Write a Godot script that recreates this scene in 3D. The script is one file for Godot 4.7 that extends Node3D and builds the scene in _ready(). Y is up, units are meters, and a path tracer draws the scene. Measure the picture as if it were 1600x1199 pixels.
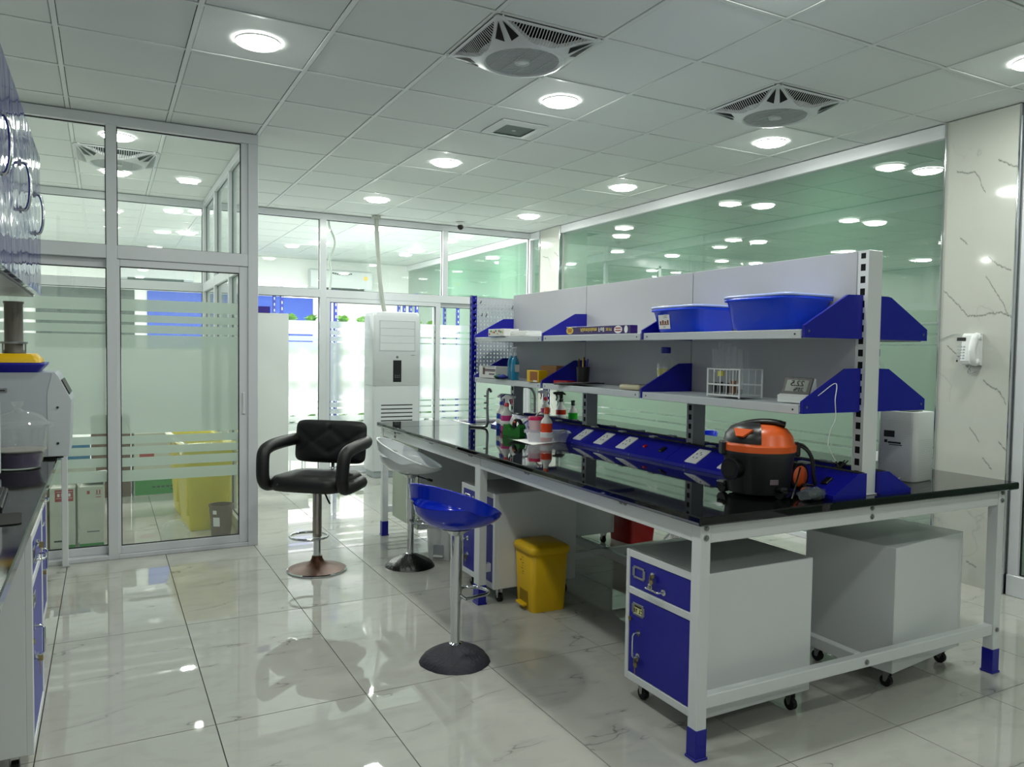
extends Node3D
# A laboratory: island bench with a two-sided reagent rack, glazed rooms around it. Units are metres, -z runs away from the camera.
const H := 3.018
const CX := -0.202
const CZ := -3.19
var M := {}
var used := {}
var rng := RandomNumberGenerator.new()
var gid := 1

func _ready() -> void:
	rng.seed = 7
	var cam := Camera3D.new()
	cam.name = "camera"
	cam.fov = rad_to_deg(2.0 * atan(599.5 / 1191.98))
	cam.near = 0.05
	cam.far = 60.0
	cam.position = Vector3(0, 1.465, 0)
	cam.basis = Basis(Vector3.UP, -0.4907915) * Basis(Vector3.RIGHT, -0.0414036) * Basis(Vector3.BACK, 0.0142755)
	add_child(cam)
	var env := Environment.new()
	env.background_mode = Environment.BG_COLOR
	env.background_color = Color(0.62, 0.68, 0.72)
	env.tonemap_mode = Environment.TONE_MAPPER_LINEAR
	env.tonemap_exposure = 0.70
	env.sdfgi_enabled = true
	env.ssao_enabled = true
	env.ssil_enabled = true
	var we := WorldEnvironment.new()
	we.name = "world_environment"
	we.environment = env
	add_child(we)
	materials()
	shell()
	partitions()
	lighting()
	ceiling_things()
	bench()
	rack()
	shelf_items()
	bench_items()
	cabinets()
	stools()
	bins()
	left_counter()
	back_things()
	side_room_things()

# ---------- bookkeeping
func numbered(n: String) -> String:
	used[n] = used.get(n, 0) + 1
	return n if used[n] == 1 else "%s_%03d" % [n, used[n] - 1]

func tag(o: Node, label: String, category: String, group := "") -> Node:
	o.set_meta("label", label)
	o.set_meta("category", category)
	if group:
		o.set_meta("group", group)
	return o

func thing(called: String, label: String, category: String, at := Vector3.ZERO, turn := 0.0, group := "") -> Node3D:
	var o := Node3D.new()
	o.name = numbered(called)
	o.position = at
	o.rotation.y = turn
	add_child(o)
	tag(o, label, category, group)
	return o

func setting(called: String, label: String, at := Vector3.ZERO) -> Node3D:
	var o := Node3D.new()
	o.name = called
	o.position = at
	add_child(o)
	o.set_meta("kind", "structure")
	o.set_meta("label", label)
	return o

func put(called: String, st: SurfaceTool, m: Material, parent: Node, label := "", at := Vector3.ZERO) -> MeshInstance3D:
	st.generate_normals()
	st.index()
	var o := MeshInstance3D.new()
	o.mesh = st.commit()
	o.material_override = m
	o.name = called
	o.position = at
	parent.add_child(o, true)
	if label:
		o.set_meta("label", label)
	return o

func same(called: String, of: MeshInstance3D, parent: Node, t: Transform3D) -> MeshInstance3D:
	var o := MeshInstance3D.new()
	o.mesh = of.mesh
	o.material_override = of.material_override
	o.name = called
	o.transform = t
	parent.add_child(o, true)
	return o

func dup(o: Node3D, at: Vector3, turn: float, label: String) -> Node3D:
	var c: Node3D = o.duplicate()
	var base := String(o.name)
	if base.length() > 4 and base[-4] == "_" and base.right(3).is_valid_int():
		base = base.left(-4)
	c.name = numbered(base)
	add_child(c)
	c.position = at
	c.rotation.y = turn
	c.set_meta("label", label)
	return c

# ---------- shapes (corners are given counter-clockwise as seen from outside)
func S() -> SurfaceTool:
	var st := SurfaceTool.new()
	st.begin(Mesh.PRIMITIVE_TRIANGLES)
	return st

func tri(st: SurfaceTool, a: Vector3, b: Vector3, c: Vector3, g := -1) -> void:
	st.set_smooth_group(g)
	st.add_vertex(a)
	st.set_smooth_group(g)
	st.add_vertex(c)
	st.set_smooth_group(g)
	st.add_vertex(b)

func quad(st: SurfaceTool, a: Vector3, b: Vector3, c: Vector3, d: Vector3, g := -1) -> void:
	tri(st, a, b, c, g)
	tri(st, a, c, d, g)

func uvquad(st: SurfaceTool, a: Vector3, b: Vector3, c: Vector3, d: Vector3) -> void:
	# a lower left, b lower right, c upper right, d upper left; the picture fills the quad
	var p := [a, c, b, a, d, c]
	var t := [Vector2(0, 1), Vector2(1, 0), Vector2(1, 1), Vector2(0, 1), Vector2(0, 0), Vector2(1, 0)]
	for i in 6:
		st.set_smooth_group(-1)
		st.set_uv(t[i])
		st.add_vertex(p[i])

func box(st: SurfaceTool, c: Vector3, s: Vector3, b := 0.002, bs := Basis.IDENTITY) -> void:
	var h := s * 0.5
	b = minf(b, minf(h.x, minf(h.y, h.z)) * 0.9)
	if b <= 0.0:
		for ax in 3:
			for sg in [-1.0, 1.0]:
				var n := Vector3.ZERO
				n[ax] = sg
				var u := Vector3.ZERO
				u[(ax + 1) % 3] = h[(ax + 1) % 3]
				var v := Vector3.ZERO
				v[(ax + 2) % 3] = h[(ax + 2) % 3] * sg
				var o := n * h
				quad(st, c + bs * (o - u - v), c + bs * (o + u - v), c + bs * (o + u + v), c + bs * (o - u + v))
		return
	for ax in 3:
		var i1 := (ax + 1) % 3
		var i2 := (ax + 2) % 3
		for sg in [-1.0, 1.0]:
			var q := []
			for k in [[-1, -1], [1, -1], [1, 1], [-1, 1]]:
				var p := Vector3.ZERO
				p[ax] = h[ax] * sg
				p[i1] = (h[i1] - b) * k[0]
				p[i2] = (h[i2] - b) * k[1] * sg
				q.append(c + bs * p)
			quad(st, q[0], q[1], q[2], q[3])
		# four chamfers along this axis
		for s1 in [-1.0, 1.0]:
			for s2 in [-1.0, 1.0]:
				var p1 := Vector3.ZERO
				p1[i1] = h[i1] * s1
				p1[i2] = (h[i2] - b) * s2
				var p2 := Vector3.ZERO
				p2[i1] = (h[i1] - b) * s1
				p2[i2] = h[i2] * s2
				var e := Vector3.ZERO
				e[ax] = h[ax] - b
				var a4 := [c + bs * (p1 - e), c + bs * (p1 + e), c + bs * (p2 + e), c + bs * (p2 - e)]
				if s1 * s2 > 0:
					quad(st, a4[0], a4[3], a4[2], a4[1])
				else:
					quad(st, a4[0], a4[1], a4[2], a4[3])
	for sx in [-1.0, 1.0]:
		for sy in [-1.0, 1.0]:
			for sz in [-1.0, 1.0]:
				var a := c + bs * Vector3(h.x * sx, (h.y - b) * sy, (h.z - b) * sz)
				var d := c + bs * Vector3((h.x - b) * sx, h.y * sy, (h.z - b) * sz)
				var e2 := c + bs * Vector3((h.x - b) * sx, (h.y - b) * sy, h.z * sz)
				if sx * sy * sz > 0:
					tri(st, a, d, e2)
				else:
					tri(st, a, e2, d)

func span(st: SurfaceTool, a: Vector3, b: Vector3, bev := 0.002) -> void:
	box(st, (a + b) * 0.5, (b - a).abs(), bev)

func prism(st: SurfaceTool, poly: Array, d0: float, d1: float, t := Transform3D.IDENTITY, smooth := false) -> void:
	# a polygon in x and y, drawn out along z from d0 to d1
	var p := PackedVector2Array(poly)
	if Geometry2D.is_polygon_clockwise(p):
		p.reverse()
	var ix := Geometry2D.triangulate_polygon(p)
	for k in range(0, ix.size(), 3):
		var a := p[ix[k]]
		var b := p[ix[k + 1]]
		var c := p[ix[k + 2]]
		if (b - a).cross(c - a) < 0:
			var w := b
			b = c
			c = w
		tri(st, t * Vector3(a.x, a.y, d1), t * Vector3(b.x, b.y, d1), t * Vector3(c.x, c.y, d1))
		tri(st, t * Vector3(a.x, a.y, d0), t * Vector3(c.x, c.y, d0), t * Vector3(b.x, b.y, d0))
	gid += 1
	var g := gid if smooth else -1
	for k in p.size():
		var a := p[k]
		var b := p[(k + 1) % p.size()]
		quad(st, t * Vector3(a.x, a.y, d0), t * Vector3(b.x, b.y, d0), t * Vector3(b.x, b.y, d1), t * Vector3(a.x, a.y, d1), g)

func lathe(st: SurfaceTool, prof: Array, seg := 24, t := Transform3D.IDENTITY, arc := TAU) -> void:
	# prof: Vector2(radius, height) from bottom to top of the outside
	gid += 1
	var last := Vector2.ZERO
	for k in prof.size() - 1:
		var p: Vector2 = prof[k]
		var q: Vector2 = prof[k + 1]
		var dir := (q - p).normalized()
		if k > 0 and absf(dir.angle_to(last)) > 0.75:
			gid += 1
		last = dir
		for i in seg:
			var a0 := arc * i / seg
			var a1 := arc * (i + 1) / seg
			var u0 := Vector3(cos(a0), 0, -sin(a0))
			var u1 := Vector3(cos(a1), 0, -sin(a1))
			var A := t * (u0 * p.x + Vector3.UP * p.y)
			var B := t * (u1 * p.x + Vector3.UP * p.y)
			var C := t * (u1 * q.x + Vector3.UP * q.y)
			var D := t * (u0 * q.x + Vector3.UP * q.y)
			if p.x > 1e-6:
				tri(st, A, B, C, gid)
			if q.x > 1e-6:
				tri(st, A, C, D, gid)

func rod(st: SurfaceTool, a: Vector3, b: Vector3, r: float, seg := 12, r2 := -1.0) -> void:
	if r2 < 0:
		r2 = r
	var y := (b - a).normalized()
	var x := y.cross(Vector3(0.31, 0.2, 0.93) if absf(y.z) < 0.9 else Vector3.RIGHT).normalized()
	var t := Transform3D(Basis(x, y, x.cross(y)), a)
	var l := a.distance_to(b)
	lathe(st, [Vector2(0, 0), Vector2(r, 0), Vector2(r2, l), Vector2(0, l)], seg, t)

func tube(st: SurfaceTool, pts: Array, r: float, seg := 8, closed := false, flat := 1.0) -> void:
	var rings := []
	var n := pts.size()
	var up := Vector3.UP
	for i in n:
		var d: Vector3
		if closed:
			d = (pts[(i + 1) % n] - pts[(i + n - 1) % n]).normalized()
		else:
			d = (pts[mini(i + 1, n - 1)] - pts[maxi(i - 1, 0)]).normalized()
		if i == 0 and absf(d.dot(up)) > 0.95:
			up = Vector3.RIGHT
		var x := up.cross(d).normalized()
		up = d.cross(x).normalized()
		var ring := PackedVector3Array()
		for k in seg:
			var a := TAU * k / seg
			ring.append(pts[i] + x * cos(a) * r + up * sin(a) * r * flat)
		rings.append(ring)
	loft(st, rings, not closed, closed)

func loft(st: SurfaceTool, rings: Array, caps := true, closed := false, hard := false) -> void:
	gid += 1
	var n: int = rings[0].size()
	var m := rings.size()
	for i in (m if closed else m - 1):
		var p: PackedVector3Array = rings[i]
		var q: PackedVector3Array = rings[(i + 1) % m]
		if hard:
			gid += 1
		for k in n:
			var k2 := (k + 1) % n
			quad(st, p[k], p[k2], q[k2], q[k], gid)
	if caps:
		for e in [0, m - 1]:
			var r: PackedVector3Array = rings[e]
			var c := Vector3.ZERO
			for v in r:
				c += v
			c /= n
			for k in n:
				if e == 0:
					tri(st, c, r[(k + 1) % n], r[k])
				else:
					tri(st, c, r[k], r[(k + 1) % n])

func rr(w: float, d: float, r: float, y := 0.0, c := Vector2.ZERO, n := 5) -> PackedVector3Array:
	# a rounded rectangle seen from above, wound for loft() going upwards
	var out := PackedVector3Array()
	for q in 4:
		var cx: float = (w * 0.5 - r) * ([1, -1, -1, 1][q])
		var cz: float = (d * 0.5 - r) * ([-1, -1, 1, 1][q])
		for i in n:
			var a: float = PI * 0.5 * (q + float(i) / (n - 1))
			out.append(Vector3(c.x + cx + cos(a) * r, y, c.y + cz - sin(a) * r))
	return out

func curve(pts: Array, n := 8) -> Array:
	var out := []
	for i in pts.size() - 1:
		var p0: Vector3 = pts[maxi(i - 1, 0)]
		var p3: Vector3 = pts[mini(i + 2, pts.size() - 1)]
		for k in n:
			out.append(pts[i].cubic_interpolate(pts[i + 1], p0, p3, float(k) / n))
	out.append(pts[-1])
	return out

func letters(called: String, text: String, size: float, m: Material, parent: Node, t: Transform3D, depth := 0.0006) -> MeshInstance3D:
	var tm := TextMesh.new()
	var f := SystemFont.new()
	f.font_names = PackedStringArray(["Droid Sans"])
	f.font_weight = 700
	tm.font = f
	tm.text = text
	tm.font_size = 32
	tm.pixel_size = size / 32.0
	tm.depth = depth
	tm.curve_step = 1.0
	var o := MeshInstance3D.new()
	o.mesh = tm
	o.material_override = m
	o.name = called
	o.transform = t
	parent.add_child(o, true)
	return o

# ---------- materials
func mat(n: String, c: Color, rough := 0.5, metal := 0.0, spec := 0.5) -> StandardMaterial3D:
	var m := StandardMaterial3D.new()
	m.resource_name = n
	m.albedo_color = c
	m.roughness = rough
	m.metallic = metal
	m.metallic_specular = spec
	M[n] = m
	return m

func glassy(n: String, c: Color, alpha: float) -> StandardMaterial3D:
	var m := mat(n, Color(c, alpha), 0.0)
	m.transparency = BaseMaterial3D.TRANSPARENCY_ALPHA
	m.cull_mode = BaseMaterial3D.CULL_DISABLED
	return m

func glow(n: String, c: Color, e: float) -> StandardMaterial3D:
	var m := mat(n, Color(0.9, 0.9, 0.9), 0.5)
	m.emission_enabled = true
	m.emission = c
	m.emission_energy_multiplier = e
	return m

func noise_img(seed_: int, freq: float, w: int, h: int, oct := 4, ridged := false, warp := 0.0) -> Image:
	var f := FastNoiseLite.new()
	f.seed = seed_
	f.frequency = freq
	f.noise_type = FastNoiseLite.TYPE_SIMPLEX_SMOOTH
	f.fractal_type = FastNoiseLite.FRACTAL_RIDGED if ridged else FastNoiseLite.FRACTAL_FBM
	f.fractal_octaves = oct
	if warp > 0:
		f.domain_warp_enabled = true
		f.domain_warp_amplitude = warp
		f.domain_warp_frequency = freq * 2.0
	return f.get_image(w, h, false, false, false)

func marble(seed_: int, w: int, h: int, base: Color, vein: Color, strength := 1.0) -> ImageTexture:
	# long thin wandering veins: noise drawn narrow and stretched sideways
	var grab := func(sd: int, f: float, oct: int, squeeze: float) -> PackedByteArray:
		var im := noise_img(sd, f, int(w * squeeze), h, oct)
		im.resize(w, h, Image.INTERPOLATE_CUBIC)
		return im.get_data()
	var a: PackedByteArray = grab.call(seed_, 0.0027, 5, 0.30)
	var b: PackedByteArray = grab.call(seed_ + 5, 0.0042, 2, 0.5)
	var c: PackedByteArray = grab.call(seed_ + 9, 0.010, 4, 0.5)
	var fine: PackedByteArray = grab.call(seed_ + 13, 0.05, 3, 1.0)
	var out := PackedByteArray()
	out.resize(w * h * 3)
	for i in w * h:
		var d := absf(a[i] - 128.0) / 128.0
		var mask := clampf((b[i] - 146.0) / 30.0, 0.0, 1.0)
		var thin := clampf(1.0 - d * (44.0 + fine[i] * 0.16), 0.0, 1.0) * mask
		var soft := clampf(1.0 - d * 7.0, 0.0, 1.0) * mask * 0.09 + clampf((c[i] - 140.0) / 900.0, 0.0, 0.04)
		var k := clampf((thin * (0.15 + fine[i] / 255.0 * 0.7) + soft) * strength, 0.0, 0.75)
		var col := base.lerp(vein, k)
		out[i * 3] = col.r8
		out[i * 3 + 1] = col.g8
		out[i * 3 + 2] = col.b8
	return ImageTexture.create_from_image(Image.create_from_data(w, h, false, Image.FORMAT_RGB8, out))

const VEINS := [
	[Vector2(0.166, 0.11), Vector2(0.323, 0.119), Vector2(0.412, 0.118), Vector2(0.486, 0.131), Vector2(0.526, 0.15), Vector2(0.583, 0.168)],
	[Vector2(0.044, 0.367), Vector2(0.21, 0.392), Vector2(0.325, 0.41), Vector2(0.401, 0.424), Vector2(0.562, 0.425), Vector2(0.716, 0.42), Vector2(0.86, 0.42), Vector2(0.985, 0.427), Vector2(1.084, 0.431)],
	[Vector2(0.636, 0.342), Vector2(0.764, 0.374), Vector2(0.88, 0.401), Vector2(0.953, 0.427)],
	[Vector2(0.249, 0.255), Vector2(0.362, 0.271)],
	[Vector2(0.66, 0.302), Vector2(0.793, 0.322), Vector2(0.962, 0.334)],
	[Vector2(0.649, 0.559), Vector2(0.773, 0.575), Vector2(0.877, 0.582), Vector2(0.966, 0.607)],
	[Vector2(0.122, 0.487), Vector2(0.315, 0.514), Vector2(0.467, 0.539)],
	[Vector2(0.489, 0.662), Vector2(0.63, 0.69)],
	[Vector2(0.886, 0.685), Vector2(0.992, 0.705), Vector2(1.141, 0.713)],
	[Vector2(0.682, 0.722), Vector2(0.818, 0.747)],
	[Vector2(0.147, 0.771), Vector2(0.293, 0.788)],
	[Vector2(0.518, 0.951), Vector2(0.654, 0.957)],
	[Vector2(0.817, 0.81), Vector2(0.924, 0.831)],
	[Vector2(0.736, 0.104), Vector2(0.989, 0.127)],
]

func veined(base: ImageTexture, lines: Array, vein: Color) -> ImageTexture:
	# a few long broken veins on top of the faint ones
	var im := base.get_image()
	var w := im.get_width()
	var h := im.get_height()
	var r := RandomNumberGenerator.new()
	r.seed = 5
	for l in lines:
		var p: Vector2 = l[0] * Vector2(w, h)
		var wob := Vector2.ZERO
		for k in l.size() - 1:
			var a: Vector2 = l[k] * Vector2(w, h)
			var b: Vector2 = l[k + 1] * Vector2(w, h)
			var n := int(a.distance_to(b) * 1.5) + 1
			for i in n:
				wob = wob * 0.9 + Vector2(r.randf_range(-1, 1), r.randf_range(-0.6, 0.6)) * 1.2
				var q := a.lerp(b, float(i) / n) + wob
				var s := r.randf_range(0.15, 0.5)
				for dx in range(-3, 4):
					for dy in range(-2, 3):
						var x := int(q.x) + dx
						var y := int(q.y) + dy
						if x >= 0 and y >= 0 and x < w and y < h:
							var f := s * exp(-(dx * dx / 3.5 + dy * dy / 1.2)) * 0.55
							im.set_pixel(x, y, im.get_pixel(x, y).lerp(vein, f))
	return ImageTexture.create_from_image(im)

func noise_tex(seed_: int, freq: float, lo: Color, hi: Color, size := 512, oct := 4, normal := 0.0) -> NoiseTexture2D:
	var t := NoiseTexture2D.new()
	t.width = size
	t.height = size
	t.seamless = true
	var f := FastNoiseLite.new()
	f.seed = seed_
	f.frequency = freq
	f.fractal_octaves = oct
	t.noise = f
	if normal > 0:
		t.as_normal_map = true
		t.bump_strength = normal
	else:
		var g := Gradient.new()
		g.set_color(0, lo)
		g.set_color(1, hi)
		t.color_ramp = g
	return t

func tri_tex(m: StandardMaterial3D, t: Texture2D, scale: float, world := false) -> void:
	m.albedo_texture = t
	m.uv1_triplanar = true
	m.uv1_world_triplanar = world
	m.uv1_scale = Vector3.ONE * scale

func materials() -> void:
	mat("white_paint", Color(0.84, 0.85, 0.86), 0.32)
	mat("grey_paint", Color(0.66, 0.68, 0.70), 0.38)
	mat("pale_grey", Color(0.76, 0.78, 0.80), 0.45)
	mat("board", Color(0.69, 0.69, 0.715), 0.5)
	mat("blue_paint", Color(0.05, 0.055, 0.57), 0.36)
	mat("alu", Color(0.82, 0.83, 0.85), 0.25)
	mat("gasket", Color(0.03, 0.03, 0.035), 0.6)
	mat("chrome", Color(0.82, 0.83, 0.84), 0.09, 1.0)
	mat("steel", Color(0.62, 0.62, 0.63), 0.28, 1.0)
	mat("brass", Color(0.66, 0.60, 0.42), 0.3, 1.0)
	mat("rust", Color(0.33, 0.22, 0.16), 0.45, 0.5)
	tri_tex(M.rust, noise_tex(3, 0.03, Color(0.75, 0.7, 0.62), Color(1.25, 1.1, 1.0)), 3.0)
	mat("black_plastic", Color(0.035, 0.036, 0.04), 0.35)
	mat("dark_plastic", Color(0.075, 0.08, 0.088), 0.42)
	mat("orange_plastic", Color(0.82, 0.34, 0.11), 0.34)
	mat("perf", Color(0.76, 0.77, 0.78), 0.4)
	mat("white_plastic", Color(0.86, 0.87, 0.87), 0.3)
	mat("grey_plastic", Color(0.62, 0.65, 0.67), 0.28)
	mat("drum", Color(0.15, 0.16, 0.17), 0.45)
	mat("rubber", Color(0.045, 0.045, 0.047), 0.75)
	mat("ceiling_board", Color(0.86, 0.875, 0.87), 0.85)
	M.ceiling_board.normal_enabled = true
	M.ceiling_board.normal_texture = noise_tex(31, 0.35, Color.BLACK, Color.WHITE, 256, 3, 2.0)
	M.ceiling_board.uv1_triplanar = true
	M.ceiling_board.uv1_scale = Vector3.ONE * 5.0
	M.ceiling_board.normal_scale = 0.15
	mat("tbar", Color(0.84, 0.855, 0.85), 0.45)
	mat("ac_white", Color(0.76, 0.775, 0.785), 0.35)
	mat("fan_white", Color(0.80, 0.81, 0.82), 0.35)
	mat("void", Color(0.05, 0.05, 0.055), 0.9)
	mat("wall_paint", Color(0.86, 0.87, 0.86), 0.6)
	mat("grout", Color(0.27, 0.27, 0.27), 0.8)
	for i in 3:
		var m := mat("tile%d" % i, Color.WHITE, 0.016, 0.0, 0.56)
		m.albedo_texture = marble(11 + i * 40, 512, 1024, Color(0.70, 0.70, 0.675), Color(0.36, 0.36, 0.35))
	var cm := mat("marble", Color.WHITE, 0.06)
	cm.albedo_texture = veined(marble(77, 512, 1024, Color(0.735, 0.742, 0.715), Color(0.36, 0.36, 0.34), 0.25), VEINS, Color(0.34, 0.34, 0.32))
	mat("granite", Color.WHITE, 0.03)
	tri_tex(M.granite, noise_tex(5, 0.35, Color(0.012, 0.014, 0.016), Color(0.07, 0.075, 0.08), 512, 2), 2.2)
	mat("granite_grey", Color.WHITE, 0.06)
	tri_tex(M.granite_grey, noise_tex(6, 0.4, Color(0.05, 0.052, 0.055), Color(0.15, 0.15, 0.15), 512, 2), 2.4)
	glassy("pane", Color(0.72, 0.86, 0.80), 0.07)
	glassy("green_pane", Color(0.37, 0.57, 0.46), 0.22)
	glassy("clear", Color(0.9, 0.95, 0.93), 0.025)
	glassy("lab_glass", Color(0.88, 0.92, 0.90), 0.09)
	glassy("water_blue", Color(0.02, 0.55, 0.72), 0.62)
	var film := mat("film", Color(0.66, 0.73, 0.69, 0.93), 0.55)
	film.transparency = BaseMaterial3D.TRANSPARENCY_ALPHA
	film.backlight_enabled = true
	film.backlight = Color(0.62, 0.66, 0.63)
	film.cull_mode = BaseMaterial3D.CULL_DISABLED
	var gf := mat("green_film", Color(0.47, 0.60, 0.52, 0.92), 0.55)
	gf.transparency = BaseMaterial3D.TRANSPARENCY_ALPHA
	gf.backlight_enabled = true
	gf.backlight = Color(0.95, 0.97, 0.95)
	gf.cull_mode = BaseMaterial3D.CULL_DISABLED
	var bf := mat("blur_film", Color(0.84, 0.88, 0.86, 0.55), 0.42)
	bf.refraction_enabled = true
	bf.refraction_scale = 0.01
	bf.cull_mode = BaseMaterial3D.CULL_DISABLED
	var ff: StandardMaterial3D = gf.duplicate()
	ff.albedo_color = Color(0.36, 0.47, 0.43, 0.92)
	M["far_film"] = ff
	mat("yellow", Color(0.86, 0.69, 0.02), 0.42)
	mat("lemon", Color(0.90, 0.84, 0.0), 0.4)
	mat("bottle_white", Color(0.80, 0.80, 0.78), 0.35)
	mat("red", Color(0.62, 0.03, 0.04), 0.35)
	mat("brown", Color(0.38, 0.25, 0.19), 0.5)
	mat("green", Color(0.10, 0.43, 0.12), 0.4)
	mat("print_green", Color(0.07, 0.52, 0.10), 0.5)
	mat("carton", Color(0.77, 0.78, 0.73), 0.75)
	mat("kraft", Color(0.50, 0.36, 0.20), 0.8)
	mat("ink", Color(0.05, 0.05, 0.06), 0.6)
	mat("red_ink", Color(0.62, 0.10, 0.10), 0.6)
	mat("paper", Color(0.88, 0.88, 0.87), 0.7)
	mat("basin", Color(0.0, 0.27, 0.94), 0.25)
	M.basin.backlight_enabled = true
	M.basin.backlight = Color(0.02, 0.15, 0.5)
	mat("lid_clear", Color(0.62, 0.68, 0.90), 0.25)
	mat("leather", Color(0.026, 0.026, 0.03), 0.5)
	M.leather.normal_enabled = true
	M.leather.normal_texture = noise_tex(8, 0.12, Color.BLACK, Color.WHITE, 256, 3, 3.0)
	M.leather.normal_scale = 0.25
	M.leather.uv1_triplanar = true
	M.leather.uv1_scale = Vector3.ONE * 6.0
	mat("bag", Color(0.11, 0.11, 0.16), 0.6)
	mat("bag_black", Color(0.02, 0.02, 0.022), 0.3)
	for bn in ["bag", "bag_black"]:
		M[bn].normal_enabled = true
		M[bn].normal_texture = noise_tex(51, 0.05, Color.BLACK, Color.WHITE, 256, 4, 5.0)
		M[bn].normal_scale = 0.6
		M[bn].uv1_triplanar = true
		M[bn].uv1_scale = Vector3.ONE * 5.0
	mat("blue_abs", Color(0.02, 0.15, 0.70), 0.14)
	mat("grey_abs", Color(0.86, 0.88, 0.89), 0.2)
	mat("gloss_blue", Color(0.13, 0.13, 0.42), 0.07, 0.0, 0.32)
	M.gloss_blue.normal_enabled = true
	M.gloss_blue.normal_texture = noise_tex(17, 0.012, Color.BLACK, Color.WHITE, 512, 2, 6.0)
	M.gloss_blue.normal_scale = 0.25
	M.gloss_blue.uv1_triplanar = true
	M.gloss_blue.uv1_scale = Vector3(0.8, 0.8, 0.8)
	glassy("rack_clear", Color(0.85, 0.88, 0.90), 0.22)
	glassy("pump_clear", Color(0.85, 0.88, 0.90), 0.4)
	mat("leaf", Color(0.22, 0.46, 0.10), 0.5)
	M.leaf.backlight_enabled = true
	M.leaf.backlight = Color(0.5, 0.7, 0.2)
	mat("blue_wall", Color(0.10, 0.25, 0.72), 0.6)
	glow("led", Color(0.98, 1.0, 0.965), 22.0)
	glow("grow", Color(1.0, 0.97, 1.0), 4.5)


# ---------- the building
func cell(i: float, j: float) -> Vector3:
	return Vector3(CX + 0.6 * i, H, CZ - 0.6 * j)

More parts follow.
